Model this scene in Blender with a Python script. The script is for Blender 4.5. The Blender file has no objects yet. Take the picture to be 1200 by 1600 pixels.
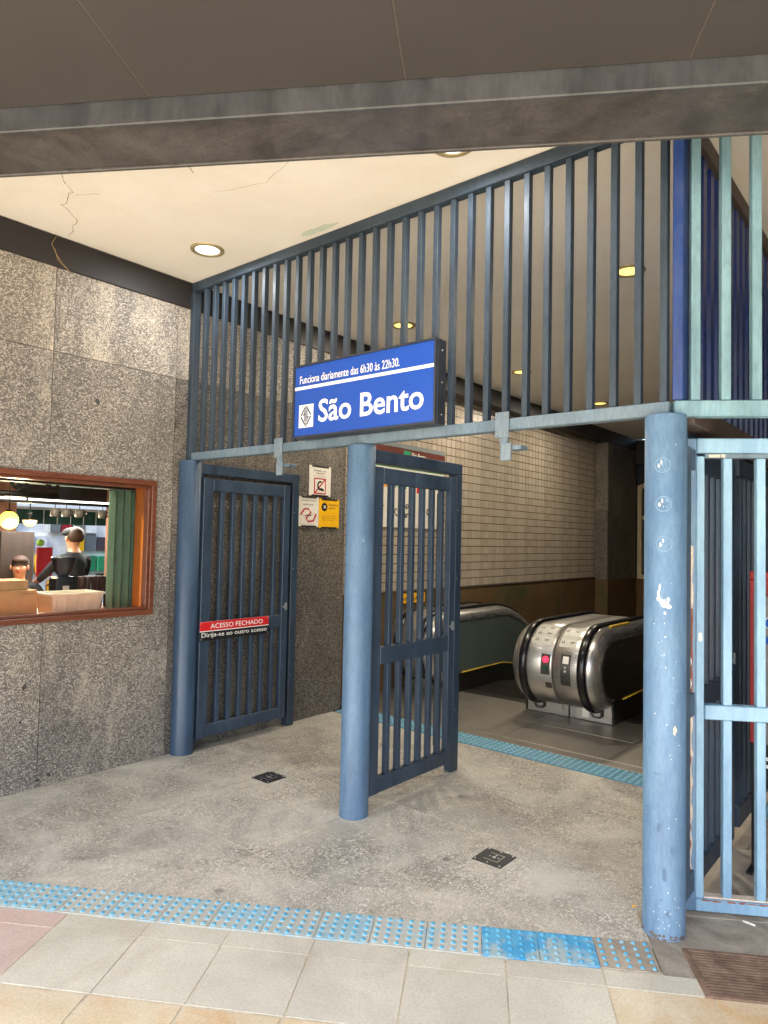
import bpy, bmesh, math, random
from mathutils import Vector, Matrix
random.seed(7)
K = 1.17                      # model unit -> metre
sc = bpy.context.scene
COL = sc.collection
R_ = math.radians

# ------------------------------------------------------------------ camera, light, exposure
yaw, pit, rol = -0.69232, 0.03970, -0.02096
F = Vector((math.sin(yaw)*math.cos(pit), math.cos(yaw)*math.cos(pit), math.sin(pit)))
Rt = Vector((math.cos(yaw), -math.sin(yaw), 0)); Up = Rt.cross(F)
c_, s_ = math.cos(rol), math.sin(rol)
R2 = Rt*c_ - Up*s_; U2 = Rt*s_ + Up*c_
CAMP = Vector((4.1454, -2.8263, 1.5))
cam = bpy.data.cameras.new('camera'); co = bpy.data.objects.new('camera', cam); COL.objects.link(co)
m = Matrix.Identity(4)
for i in range(3):
    m[i][0] = R2[i]; m[i][1] = U2[i]; m[i][2] = -F[i]; m[i][3] = CAMP[i]*K
co.matrix_world = m
cam.sensor_fit = 'HORIZONTAL'; cam.sensor_width = 36; cam.lens = 1069.4/1200*36
cam.clip_start = .05; cam.clip_end = 500
sc.camera = co

PHI = -0.55533
D3 = Vector((math.sin(PHI), math.cos(PHI), 0)); S3 = Vector((math.cos(PHI), -math.sin(PHI), 0))

SUN_EL, SUN_AZ = 50, 35       # azimuth: offset from the street normal
w = bpy.data.worlds.new('World'); sc.world = w; w.use_nodes = True
nt = w.node_tree; sky = nt.nodes.new('ShaderNodeTexSky'); sky.sky_type = 'NISHITA'; sky.sun_disc = False
sdir = -D3; sdir = Matrix.Rotation(R_(-SUN_AZ), 3, 'Z') @ sdir
sky.sun_elevation = R_(SUN_EL); sky.sun_rotation = math.atan2(sdir.x, sdir.y)
sky.air_density = 1.0; sky.dust_density = 3.0; sky.ozone_density = 1.0
bg = nt.nodes['Background']; nt.links.new(sky.outputs[0], bg.inputs[0]); bg.inputs[1].default_value = .10
sl = bpy.data.lights.new('sun', 'SUN'); sl.energy = 3.6; sl.angle = R_(16); sl.color = (1, .95, .88)
so = bpy.data.objects.new('sun', sl); COL.objects.link(so)
sv = Vector((sdir.x*math.cos(R_(SUN_EL)), sdir.y*math.cos(R_(SUN_EL)), math.sin(R_(SUN_EL))))
so.rotation_euler = sv.to_track_quat('Z', 'Y').to_euler()
sc.view_settings.view_transform = 'Standard'; sc.view_settings.look = 'None'
sc.view_settings.gamma = 1; sc.view_settings.use_curve_mapping = False
sc.view_settings.exposure = 3.08
sc.cycles.max_bounces = 10; sc.cycles.diffuse_bounces = 6; sc.cycles.glossy_bounces = 4
sc.cycles.transparent_max_bounces = 8

# ------------------------------------------------------------------ materials
def srgb(r, g, b):
    f = lambda c: (c/255/12.92) if c/255 <= .04045 else ((c/255+.055)/1.055)**2.4
    return (f(r), f(g), f(b), 1)
def newmat(name):
    mt = bpy.data.materials.new(name); mt.use_nodes = True
    n = mt.node_tree; b = n.nodes['Principled BSDF']
    return mt, n, b
def N(n, t, **kw):
    x = n.nodes.new(t)
    for k, v in kw.items():
        if k.startswith('i_'):
            key = k[2:]
            x.inputs[int(key) if key.isdigit() else key].default_value = v
        else: setattr(x, k, v)
    return x
def pos(n):
    return n.nodes.new('ShaderNodeNewGeometry').outputs['Position']
def ramp(n, fac, stops, interp='LINEAR'):
    r = n.nodes.new('ShaderNodeValToRGB'); r.color_ramp.interpolation = interp
    el = r.color_ramp.elements
    while len(el) < len(stops): el.new(.5)
    for e, (p, c) in zip(el, stops):
        e.position = p; e.color = c if len(c) == 4 else (*c, 1)
    n.links.new(fac, r.inputs[0]); return r.outputs[0]
def mix(n, fac, a, b, mode='MIX'):
    x = n.nodes.new('ShaderNodeMix'); x.data_type = 'RGBA'; x.blend_type = mode
    for i, v in ((0, fac), (6, a), (7, b)):
        if hasattr(v, 'is_linked'): n.links.new(v, x.inputs[i])
        else: x.inputs[i].default_value = v
    return x.outputs[2]
def noise(n, vec, scale, detail=4, rough=.55, dist=0):
    x = N(n, 'ShaderNodeTexNoise'); x.inputs['Scale'].default_value = scale
    x.inputs['Detail'].default_value = detail; x.inputs['Roughness'].default_value = rough; x.inputs['Distortion'].default_value = dist
    n.links.new(vec, x.inputs['Vector']); return x.outputs['Fac']
def mapping(n, vec, sc_=(1, 1, 1), rot=(0, 0, 0), loc=(0, 0, 0)):
    x = n.nodes.new('ShaderNodeMapping'); x.inputs['Scale'].default_value = sc_
    x.inputs['Rotation'].default_value = rot; x.inputs['Location'].default_value = loc
    n.links.new(vec, x.inputs['Vector']); return x.outputs[0]
def bump(n, b, h, dist=.002, strength=.5):
    x = n.nodes.new('ShaderNodeBump'); x.inputs['Distance'].default_value = dist; x.inputs['Strength'].default_value = strength
    n.links.new(h, x.inputs['Height']); n.links.new(x.outputs[0], b.inputs['Normal'])
def plain(name, c, rough=.5, metal=0, emit=None, var=.12, scale=9, bumpd=0, spec=.5, alpha=1):
    mt, n, b = newmat(name)
    p = pos(n); f = noise(n, p, scale, 5, .6)
    c = tuple(c[:3]) + (1,)
    lo = tuple(v*(1-var) for v in c[:3]) + (1,); hi = tuple(min(1, v*(1+var)) for v in c[:3]) + (1,)
    n.links.new(ramp(n, f, [(.3, lo), (.7, hi)]), b.inputs['Base Color'])
    b.inputs['Roughness'].default_value = rough; b.inputs['Metallic'].default_value = metal
    b.inputs['Specular IOR Level'].default_value = spec
    if bumpd: bump(n, b, noise(n, p, scale*6, 3), bumpd)
    if emit:
        b.inputs['Emission Color'].default_value = (*emit[0][:3], 1); b.inputs['Emission Strength'].default_value = emit[1]
    return mt
def paint(name, c1, c2, c3, rough=.38, lo=.4, hi=.62, chip=None, chip_t=.74, drip=.35, grime=.35):
    """old brushed paint: two tones in vertical washes, fine dust, small chips"""
    mt, n, b = newmat(name); p = pos(n)
    st = mapping(n, p, (5, 5, .9)); a = noise(n, st, 1.6, 6, .62, .4)
    base = ramp(n, a, [(lo, c1), (hi, c2)])
    d = noise(n, p, 2.3, 7, .7); base = mix(n, ramp(n, d, [(.45, (0, 0, 0)), (.75, (drip,)*3)]), base, c3)
    fine = noise(n, mapping(n, p, (60, 60, 18)), 1, 4, .7)
    base = mix(n, ramp(n, fine, [(.3, (grime,)*3), (.55, (0, 0, 0))]), base, tuple(v*.55 for v in c1[:3])+(1,))
    if chip:
        v = noise(n, p, 34, 5, .7); base = mix(n, ramp(n, v, [(chip_t, (0, 0, 0)), (chip_t+.015, (1, 1, 1))]), base, chip)
    n.links.new(base, b.inputs['Base Color'])
    n.links.new(ramp(n, d, [(.3, (rough*.8,)*3), (.8, (min(1, rough*1.5),)*3)]), b.inputs['Roughness'])
    bump(n, b, noise(n, mapping(n, p, (1, 1, .3)), 70, 4), .0012, .6)
    return mt
def granite(name, dark, mid, light, cream, sc_=78, seed=0, rough=.5, cloudy=.55, wear=None):
    mt, n, b = newmat(name)
    p0 = pos(n)
    oi = n.nodes.new('ShaderNodeObjectInfo')
    sh = N(n, 'ShaderNodeVectorMath', operation='SCALE'); sh.inputs['Scale'].default_value = 1.0
    n.links.new(oi.outputs['Random'], sh.inputs[0])
    cm = N(n, 'ShaderNodeVectorMath', operation='MULTIPLY'); cm.inputs[1].default_value = (3, 5, 7)
    n.links.new(oi.outputs['Random'], cm.inputs[0])
    ad = N(n, 'ShaderNodeVectorMath', operation='ADD'); n.links.new(p0, ad.inputs[0]); n.links.new(cm.outputs[0], ad.inputs[1])
    p = mapping(n, ad.outputs[0], loc=(seed*3.7, seed*1.3, seed))
    # turbulence
    tn = N(n, 'ShaderNodeTexNoise'); tn.inputs['Scale'].default_value = 9; tn.inputs['Detail'].default_value = 2
    n.links.new(p, tn.inputs['Vector'])
    sub = N(n, 'ShaderNodeVectorMath', operation='MULTIPLY_ADD'); sub.inputs[1].default_value = (.035, .035, .035)
    n.links.new(tn.outputs['Color'], sub.inputs[0]); n.links.new(p, sub.inputs[2]); q = sub.outputs[0]
    def vor(scale, st, rot):
        v = N(n, 'ShaderNodeTexVoronoi'); v.inputs['Scale'].default_value = scale
        n.links.new(mapping(n, q, st, rot), v.inputs['Vector'])
        sx = n.nodes.new('ShaderNodeSeparateColor'); n.links.new(v.outputs['Color'], sx.inputs[0])
        return sx.outputs[0], v.outputs['Distance']
    a, da = vor(sc_*.95, (.9, .7, 1.4), (.5, .6, .3)); c, dc = vor(sc_*1.4, (1.3, 1.3, .75), (-.7, .4, .8))
    msk = noise(n, p, 14, 3); 
    mk = ramp(n, msk, [(.47, (0, 0, 0)), (.53, (1, 1, 1))])
    def grain(rv, dv):
        m_ = N(n, 'ShaderNodeMath', operation='MULTIPLY'); n.links.new(rv, m_.inputs[0])
        n.links.new(ramp(n, dv, [(.25, (1, 1, 1)), (.62, (.45, .45, .45))]), m_.inputs[1]); return m_.outputs[0]
    sel = mix(n, mk, grain(a, da), grain(c, dc))
    big = noise(n, mapping(n, p, (1, 1, .6), (.4, .5, .2)), 1.15, 5, .62, 1.2)
    sh2 = N(n, 'ShaderNodeMath', operation='MULTIPLY_ADD'); n.links.new(big, sh2.inputs[0]); sh2.inputs[1].default_value = cloudy
    sh3 = N(n, 'ShaderNodeMath', operation='SUBTRACT'); n.links.new(sel, sh2.inputs[2]); n.links.new(sh2.outputs[0], sh3.inputs[0]); sh3.inputs[1].default_value = cloudy*.5
    col = ramp(n, sh3.outputs[0], [(.0, dark), (.20, dark), (.30, mid), (.46, mid), (.56, light), (1, light)])
    colc = ramp(n, sh3.outputs[0], [(.0, mid), (.22, mid), (.34, cream), (1, light)])
    pm = ramp(n, noise(n, mapping(n, p, (1, 1.3, .4), (.5, .3, .2)), 1.1, 6, .72, 1.2), [(.50, (0, 0, 0)), (.64, (1, 1, 1))])
    col = mix(n, pm, col, colc)
    lv = noise(n, mapping(n, p, (1, 1, .5), (.6, .2, .4)), .9, 6, .6, 1.6)
    col = mix(n, .8, col, ramp(n, lv, [(.32, (.60, .60, .62)), (.48, (.86, .85, .85)), (.66, (1.0, .97, .92))]), 'MULTIPLY')
    fine = noise(n, p, 260, 2, .6)
    col = mix(n, .55, col, ramp(n, fine, [(.3, (.42, .42, .42)), (.7, (1, 1, 1))]), 'MULTIPLY')
    col = mix(n, 1, col, ramp(n, oi.outputs['Random'], [(0, (.86, .85, .84)), (1, (1, 1, 1))]), 'MULTIPLY')
    # dark inclusions
    v = N(n, 'ShaderNodeTexVoronoi'); v.inputs['Scale'].default_value = 2.3
    n.links.new(mapping(n, q, (1, 1, .62), (.2, .3, .1)), v.inputs['Vector'])
    col = mix(n, ramp(n, v.outputs['Distance'], [(.045, (.85,)*3), (.075, (0, 0, 0))]), col, tuple(x*.45 for x in dark[:3])+(1,))
    if wear:
        wn = ramp(n, noise(n, p0, 1.7, 6, .65, .6), [(.42, (0, 0, 0)), (.68, (.75,)*3)])
        col = mix(n, wn, col, wear)
        dn = ramp(n, noise(n, p0, 3.2, 6, .7, .9), [(.52, (0, 0, 0)), (.7, (.5,)*3)])
        col = mix(n, dn, col, tuple(x*.8 for x in dark[:3])+(1,))
    n.links.new(col, b.inputs['Base Color'])
    b.inputs['Roughness'].default_value = rough; b.inputs['Specular IOR Level'].default_value = .3
    bump(n, b, sel, .0012, .45)
    return mt
def steel(name, c=(.5, .49, .46, 1), rough=.3, axis=(1, 60, 60), var=.25):
    mt, n, b = newmat(name); p = pos(n)
    f = noise(n, mapping(n, p, axis), 2.5, 5, .7); g = noise(n, p, 5, 5, .6)
    lo = tuple(v*(1-var) for v in c[:3])+(1,)
    col = ramp(n, f, [(.3, lo), (.7, c)])
    col = mix(n, ramp(n, g, [(.45, (0, 0, 0)), (.75, (.4,)*3)]), col, tuple(v*.6 for v in c[:3])+(1,))
    n.links.new(col, b.inputs['Base Color']); b.inputs['Metallic'].default_value = .9
    n.links.new(ramp(n, f, [(.3, (rough*.8,)*3), (.7, (min(1, rough*1.35),)*3)]), b.inputs['Roughness'])
    bump(n, b, f, .0004, .4)
    return mt
def concrete(name, c1, c2, stain, rough=.8, scale=3, st=.5, grain=90, gs=.45, bd=.002):
    mt, n, b = newmat(name); p = pos(n)
    a = noise(n, p, scale, 8, .68, .3); g = noise(n, p, grain, 3, .6)
    col = ramp(n, a, [(.33, c1), (.68, c2)])
    s2 = noise(n, p, scale*.55, 7, .7, 1.2); col = mix(n, ramp(n, s2, [(.5, (0, 0, 0)), (.66, (st,)*3)]), col, stain)
    oi = n.nodes.new('ShaderNodeObjectInfo')
    col = mix(n, .9, col, ramp(n, oi.outputs['Random'], [(0, (.86, .86, .86)), (1, (1.0, 1.0, 1.0))]), 'MULTIPLY')
    col = mix(n, gs, col, ramp(n, g, [(.25, (.55,)*3), (.6, (1, 1, 1))]), 'MULTIPLY')
    n.links.new(col, b.inputs['Base Color']); b.inputs['Roughness'].default_value = rough; b.inputs['Specular IOR Level'].default_value = .25
    bump(n, b, a, bd, .35)
    return mt
def wood(name, c1, c2, rough=.35, axis=(3, 30, 30)):
    mt, n, b = newmat(name); p = pos(n)
    f = noise(n, mapping(n, p, axis), 1.6, 6, .6, .6)
    n.links.new(ramp(n, f, [(.3, c1), (.72, c2)]), b.inputs['Base Color']); b.inputs['Roughness'].default_value = rough
    bump(n, b, f, .0006, .4); return mt

M = {}
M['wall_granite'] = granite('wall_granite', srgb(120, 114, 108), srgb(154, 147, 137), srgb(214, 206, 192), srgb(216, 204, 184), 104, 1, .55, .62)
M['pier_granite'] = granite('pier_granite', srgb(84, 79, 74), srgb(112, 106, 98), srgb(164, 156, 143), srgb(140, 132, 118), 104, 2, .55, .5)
M['floor_granite'] = granite('floor_granite', srgb(158, 153, 142), srgb(186, 181, 168), srgb(238, 234, 222), srgb(216, 210, 196), 96, 3, .48, .45, srgb(202, 197, 184))
M['inclusion'] = plain('stone_inclusion', srgb(58, 57, 56), .6, var=.35, scale=60)
M['mortar'] = concrete('mortar', srgb(120, 112, 100), srgb(150, 142, 130), srgb(70, 64, 58))
M['grout_stone'] = plain('stone_grout', srgb(96, 84, 72), .9)
M['grout_dark'] = plain('dark_grout', srgb(76, 54, 38), .9)
M['slab_grey'] = concrete('slab_grey', srgb(192, 187, 172), srgb(212, 207, 191), srgb(174, 165, 146), .75, 2.4, .55)
M['slab_pink'] = concrete('slab_pink', srgb(196, 172, 162), srgb(208, 188, 178), srgb(176, 158, 146), .75, 2.4, .5)
M['slab_ochre'] = concrete('slab_ochre', srgb(206, 186, 150), srgb(222, 211, 188), srgb(204, 162, 110), .75, 2.6, .7)
M['patch'] = concrete('worn_cement', srgb(156, 146, 132), srgb(190, 180, 162), srgb(100, 90, 80), .85, 2.0, .75)
M['joint'] = concrete('joint', srgb(200, 188, 164), srgb(216, 206, 184), srgb(140, 126, 108), .9, 6, .7)
M['street'] = concrete('street', srgb(176, 168, 156), srgb(196, 188, 176), srgb(150, 142, 132), .85, .6, .5)
def tactile(name, base1, base2, worn, wt):
    mt, n, b = newmat(name); p = pos(n)
    a = noise(n, p, 9, 6, .7); col = ramp(n, a, [(.35, base1), (.65, base2)])
    oi = n.nodes.new('ShaderNodeObjectInfo')
    mm = N(n, 'ShaderNodeMath', operation='ADD'); n.links.new(noise(n, p, 4.5, 7, .75, .6), mm.inputs[0])
    m2 = N(n, 'ShaderNodeMath', operation='MULTIPLY'); n.links.new(oi.outputs['Random'], m2.inputs[0]); m2.inputs[1].default_value = .16
    n.links.new(m2.outputs[0], mm.inputs[1])
    col = mix(n, ramp(n, mm.outputs[0], [(wt, (0, 0, 0)), (wt+.1, (1, 1, 1))]), col, worn)
    g = noise(n, p, 120, 3); col = mix(n, .5, col, ramp(n, g, [(.3, (.65,)*3), (.6, (1, 1, 1))]), 'MULTIPLY')
    n.links.new(col, b.inputs['Base Color']); b.inputs['Roughness'].default_value = .55; return mt
M['tact_base'] = tactile('tactile_base', srgb(140, 178, 192), srgb(160, 188, 196), srgb(182, 182, 172), .50)
M['tact_dome'] = tactile('tactile_dome', srgb(66, 148, 184), srgb(100, 170, 196), srgb(150, 176, 182), .66)
M['tact_ring'] = plain('tactile_ring', srgb(186, 208, 212), .6, var=.1)
M['tact_blue'] = tactile('tactile_fresh_blue', srgb(40, 146, 200), srgb(84, 172, 212), srgb(160, 180, 182), .60)
M['tact_inner'] = tactile('tactile_inner', srgb(70, 128, 150), srgb(88, 142, 160), srgb(100, 130, 138), .62)
M['tact_inner_dome'] = tactile('tactile_inner_dome', srgb(110, 160, 180), srgb(120, 170, 188), srgb(110, 140, 150), .8)
M['ceil'] = concrete('ceiling_paint', srgb(230, 224, 214), srgb(238, 233, 224), srgb(228, 216, 198), .8, 1.1, .5, 40, .05, .02)
M['beam_black'] = plain('black_beam', srgb(34, 30, 29), .55, var=.2, scale=4)
M['soffit'] = plain('canopy_soffit', srgb(56, 53, 52), .6, var=.08, scale=2.0, bumpd=.0006)
M['seam'] = plain('soffit_seam', srgb(84, 78, 72), .7)
M['beam_canopy'] = paint('canopy_beam_paint', srgb(56, 53, 52), srgb(72, 69, 68), srgb(96, 94, 94), .42, drip=.6, grime=.5)
M['beam_canopy2'] = paint('canopy_beam_face', srgb(50, 51, 54), srgb(64, 66, 69), srgb(88, 88, 90), .45, drip=.5)
M['gate'] = paint('navy_paint', srgb(44, 58, 74), srgb(54, 71, 90), srgb(72, 90, 108), .36, drip=.3, grime=.3)
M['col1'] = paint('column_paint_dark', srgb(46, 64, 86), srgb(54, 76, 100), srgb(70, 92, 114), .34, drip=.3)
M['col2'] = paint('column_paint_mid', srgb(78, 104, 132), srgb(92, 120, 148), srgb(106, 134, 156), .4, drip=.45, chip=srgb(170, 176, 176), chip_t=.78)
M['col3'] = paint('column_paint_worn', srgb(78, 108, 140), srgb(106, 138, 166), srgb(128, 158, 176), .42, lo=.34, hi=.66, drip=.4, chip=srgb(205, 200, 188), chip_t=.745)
M['grille'] = paint('grille_paint', srgb(36, 48, 60), srgb(46, 61, 75), srgb(70, 86, 98), .5, drip=.4, grime=.5)
M['rail'] = paint('rail_paint', srgb(84, 102, 116), srgb(102, 122, 136), srgb(130, 146, 154), .5, drip=.5, grime=.4)
M['fence'] = paint('fence_paint', srgb(120, 156, 184), srgb(144, 182, 204), srgb(160, 196, 210), .45, drip=.5, grime=.22, chip=srgb(200, 196, 184), chip_t=.77)
M['teal'] = paint('teal_paint', srgb(98, 130, 142), srgb(124, 160, 172), srgb(140, 178, 188), .55, drip=.4, grime=.35)
M['corr'] = paint('corrugated_blue', srgb(24, 44, 100), srgb(34, 58, 122), srgb(70, 80, 104), .3, drip=.75, grime=.3)
M['corr_post'] = paint('corrugated_post', srgb(30, 54, 112), srgb(40, 68, 128), srgb(90, 98, 112), .35, drip=.6)
M['brown_beam'] = plain('brown_beam', srgb(74, 64, 58), .6, var=.2, scale=5)
M['primer'] = concrete('cream_primer', srgb(206, 190, 170), srgb(224, 212, 196), srgb(180, 150, 126), .8, 20, .5)
M['rust'] = concrete('rust_primer', srgb(134, 80, 62), srgb(158, 100, 80), srgb(108, 66, 52), .85, 20, .5)
M['grime'] = plain('foot_grime', srgb(104, 92, 84), .9, var=.3, scale=50)
M['residue'] = plain('glue_residue', srgb(122, 152, 176), .6, var=.25, scale=60)
M['whitechip'] = plain('white_chip', srgb(214, 214, 206), .7, var=.15, scale=40)
M['grey_bolt'] = plain('grey_bolt', srgb(130, 138, 140), .5, .3)
M['clamp'] = paint('clamp_paint', srgb(100, 116, 128), srgb(120, 136, 146), srgb(150, 160, 166), .5)
M['sign_blue'] = plain('sign_blue', srgb(38, 78, 168), .22, var=.06, scale=3)
M['sign_case'] = plain('sign_casing', srgb(44, 48, 56), .45, var=.2)
M['white'] = plain('white_print', srgb(236, 236, 230), .45, var=.03)
M['black'] = plain('black_print', srgb(22, 22, 24), .5, var=.05)
M['ink'] = plain('grey_ink', srgb(70, 66, 62), .6, var=.05)
M['logo_blue'] = plain('logo_blue', srgb(40, 56, 92), .4, var=.03)
M['red'] = plain('red_print', srgb(206, 34, 40), .35, var=.05)
M['darkred'] = plain('dark_red_print', srgb(176, 30, 40), .4, var=.05)
M['yellow'] = plain('yellow_print', srgb(236, 178, 24), .4, var=.05)
M['plate_white'] = plain('plate_white', srgb(222, 216, 204), .4, var=.05)
M['maroon'] = plain('maroon_print', srgb(94, 40, 30), .4)
M['green'] = plain('green_print', srgb(40, 140, 96), .4)
M['orange'] = plain('orange_print', srgb(230, 150, 30), .4)
TILE = []
for i, c in enumerate((srgb(170, 158, 141), srgb(175, 163, 146), srgb(163, 151, 133))):
    TILE.append(plain('glazed_tile_%s' % 'abc'[i], c, .32, var=.06, scale=1.5))
M['brown_wall'] = concrete('brown_stained_concrete', srgb(92, 70, 46), srgb(112, 88, 58), srgb(62, 74, 50), .7, 1.6, .75)
M['steel'] = steel('brushed_steel', (.56, .54, .50, 1), .3, (1.5, 60, 60))
M['steel_side'] = steel('polished_steel_edge', (.55, .54, .51, 1), .26, (60, 1, 1))
M['steel_dark'] = steel('dark_steel', (.12, .11, .10, 1), .35, (8, 1, 1))
M['panel_l'] = plain('grey_green_panel', srgb(84, 94, 88), .25, var=.1, scale=3)
M['panel_green_refl'] = plain('green_reflection_panel', srgb(30, 128, 80), .35)  # reflection of greenish light from below, put into the panel colour
M['rubber'] = plain('black_rubber', srgb(16, 16, 18), .22, var=.1)
M['landing'] = steel('landing_plate', (.38, .355, .32, 1), .42, (2, 40, 1), .3)
M['landing_edge'] = steel('landing_edge', (.5, .47, .42, 1), .35)
M['step'] = steel('step_metal', (.10, .09, .08, 1), .45, (40, 1, 1))
M['pit'] = plain('pit_black', srgb(26, 22, 20), .8)
M['plate_dark'] = plain('floor_socket_cover', srgb(48, 48, 50), .5, .2, var=.2, scale=20)
M['screw'] = plain('bright_screw', srgb(190, 190, 186), .35, .6)
M['lampred'] = plain('red_signal', srgb(230, 20, 40), .3, emit=(srgb(255, 20, 40), 1.2))
M['lampgreen'] = plain('green_signal', srgb(16, 70, 50), .3)
M['rim'] = plain('lamp_rim', srgb(168, 152, 112), .4, .4)
M['lens_white'] = plain('lens_daylight', srgb(235, 240, 240), .4, emit=(srgb(226, 240, 244), .35), var=.02)
M['lens_warm'] = plain('lens_warm', srgb(255, 222, 130), .4, emit=(srgb(255, 216, 116), .26), var=.02)
M['wood_dark'] = wood('window_wood_dark', srgb(88, 48, 32), srgb(120, 70, 48), .32, (30, 3, 30))
M['wood_orange'] = wood('window_wood_orange', srgb(214, 120, 36), srgb(236, 152, 62), .35, (30, 30, 3))
M['shutter_green'] = plain('green_shutter', srgb(100, 130, 110), .4, var=.1)
M['crate'] = plain('cream_crate', srgb(238, 232, 218), .4, var=.06)
M['card'] = plain('cardboard', srgb(198, 158, 116), .8, var=.08)
M['counter'] = wood('counter_wood', srgb(140, 80, 40), srgb(186, 120, 66))
M['blackgoods'] = plain('black_plastic', srgb(26, 26, 30), .3)
M['cups'] = plain('dark_cups', srgb(74, 62, 70), .4)
M['skin'] = plain('skin', srgb(196, 138, 108), .55, var=.05)
M['shirt_navy'] = plain('dark_shirt', srgb(15, 18, 26), .85)
M['cap'] = plain('dark_cap', srgb(30, 27, 27), .9)
M['hair'] = plain('brown_hair', srgb(60, 36, 24), .7)
M['terracotta'] = concrete('terracotta_wall', srgb(150, 104, 82), srgb(166, 120, 96), srgb(120, 80, 62), .8, 2, .4)
M['darkwood'] = plain('dark_wood', srgb(48, 34, 28), .6, var=.2)
M['glow'] = plain('globe_glass', srgb(255, 214, 84), .4, emit=(srgb(255, 206, 70), .8), var=.01)
M['glow2'] = plain('bowl_glass', srgb(240, 190, 140), .4, emit=(srgb(240, 180, 120), .3), var=.01)
M['tube'] = plain('tube_light', srgb(250, 248, 236), .4, emit=(srgb(255, 250, 236), .7), var=.01)
M['mug'] = plain('grey_mug', srgb(120, 116, 112), .4)
M['iron'] = plain('iron_pipe', srgb(34, 34, 32), .5, .3)
M['awning'] = plain('awning_green', srgb(34, 78, 66), .7)
M['far_white'] = plain('far_white', srgb(236, 238, 238), .7)
M['far_grey'] = plain('far_grey', srgb(120, 126, 126), .7)
M['rackred'] = plain('red_rack', srgb(150, 36, 34), .4, var=.15)
M['jersey'] = plain('grey_marl', srgb(128, 124, 122), .95, var=.3, scale=160)
M['jersey_blue'] = plain('royal_blue', srgb(30, 80, 170), .8)
M['dark_fill'] = plain('dark_store', srgb(38, 40, 46), .8)
M['grate'] = concrete('rusty_grate', srgb(110, 88, 74), srgb(150, 124, 104), srgb(84, 66, 54), .85, 9, .6)
M['twig'] = plain('dry_twig', srgb(150, 124, 84), .9)
M['crack'] = plain('plaster_crack', srgb(158, 138, 114), .9)
M['cream_wood'] = plain('cream_wood', srgb(176, 160, 126), .5, var=.08)
M['dim_glass'] = plain('dim_glass', srgb(44, 50, 46), .12)
M['pinkposter'] = plain('pink_poster', srgb(150, 110, 96), .7)
gm, gn, gb = newmat('window_glass'); M['glass'] = gm
tr = gn.nodes.new('ShaderNodeBsdfTransparent'); gl = gn.nodes.new('ShaderNodeBsdfGlossy'); gl.inputs['Roughness'].default_value = .02
fr = gn.nodes.new('ShaderNodeFresnel'); fr.inputs['IOR'].default_value = 1.4; mx = gn.nodes.new('ShaderNodeMixShader')
tr.inputs[0].default_value = (.93, .95, .94, 1)
gn.links.new(fr.outputs[0], mx.inputs[0]); gn.links.new(tr.outputs[0], mx.inputs[1]); gn.links.new(gl.outputs[0], mx.inputs[2])
gn.links.new(mx.outputs[0], gn.nodes['Material Output'].inputs[0])

# ------------------------------------------------------------------ mesh helpers
class MB:
    def __init__(s): s.v = []; s.f = []; s.mi = []; s.sm = []
    def add(s, vs, fs, mi=0, sm=False):
        o = len(s.v); s.v += [Vector(v) for v in vs]
        for f in fs: s.f.append([i+o for i in f]); s.mi.append(mi); s.sm.append(sm)
        return s
def loc(fr, p):
    return p if fr is None else fr(p)
def street(p): return S3*p[0] + D3*p[1] + Vector((0, 0, p[2]))      # (s, k, z) -> model xyz
def box(mb, lo, hi, fr=None, c=0, mi=0):
    lo = list(lo); hi = list(hi)
    for i in range(3):
        if lo[i] > hi[i]: lo[i], hi[i] = hi[i], lo[i]
    if c <= 0:
        vs = [loc(fr, Vector((x, y, z))) for x in (lo[0], hi[0]) for y in (lo[1], hi[1]) for z in (lo[2], hi[2])]
        fs = [(0, 1, 3, 2), (4, 6, 7, 5), (0, 4, 5, 1), (2, 3, 7, 6), (0, 2, 6, 4), (1, 5, 7, 3)]
        return mb.add(vs, fs, mi)
    c = min(c, min(hi[i]-lo[i] for i in range(3))*.4)
    vs = []; idx = {}
    for i in (0, 1):
        for j in (0, 1):
            for k in (0, 1):
                P = [(lo, hi)[i][0], (lo, hi)[j][1], (lo, hi)[k][2]]
                sg = [1 if t == 0 else -1 for t in (i, j, k)]
                for ax in range(3):   # vertex lying on the face whose normal is ax
                    q = [P[a] + (0 if a == ax else sg[a]*c) for a in range(3)]
                    idx[(i, j, k, ax)] = len(vs); vs.append(loc(fr, Vector(q)))
    fs = []
    I = lambda t, ax: idx[(*t, ax)]
    for ax in range(3):
        o = [a for a in range(3) if a != ax]
        for sd in (0, 1):
            q = []
            for (a, b_) in ((0, 0), (1, 0), (1, 1), (0, 1)):
                t = [0, 0, 0]; t[ax] = sd; t[o[0]] = a; t[o[1]] = b_; q.append(I(t, ax))
            fs.append(q)
    for ax in range(3):               # edges running along ax
        o = [a for a in range(3) if a != ax]
        for a in (0, 1):
            for b_ in (0, 1):
                t0 = [0, 0, 0]; t1 = [0, 0, 0]; t1[ax] = 1
                for t in (t0, t1): t[o[0]] = a; t[o[1]] = b_
                fs.append([I(t0, o[0]), I(t1, o[0]), I(t1, o[1]), I(t0, o[1])])
    for i in (0, 1):
        for j in (0, 1):
            for k in (0, 1): fs.append([I((i, j, k), 0), I((i, j, k), 1), I((i, j, k), 2)])
    return mb.add(vs, fs, mi)
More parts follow.
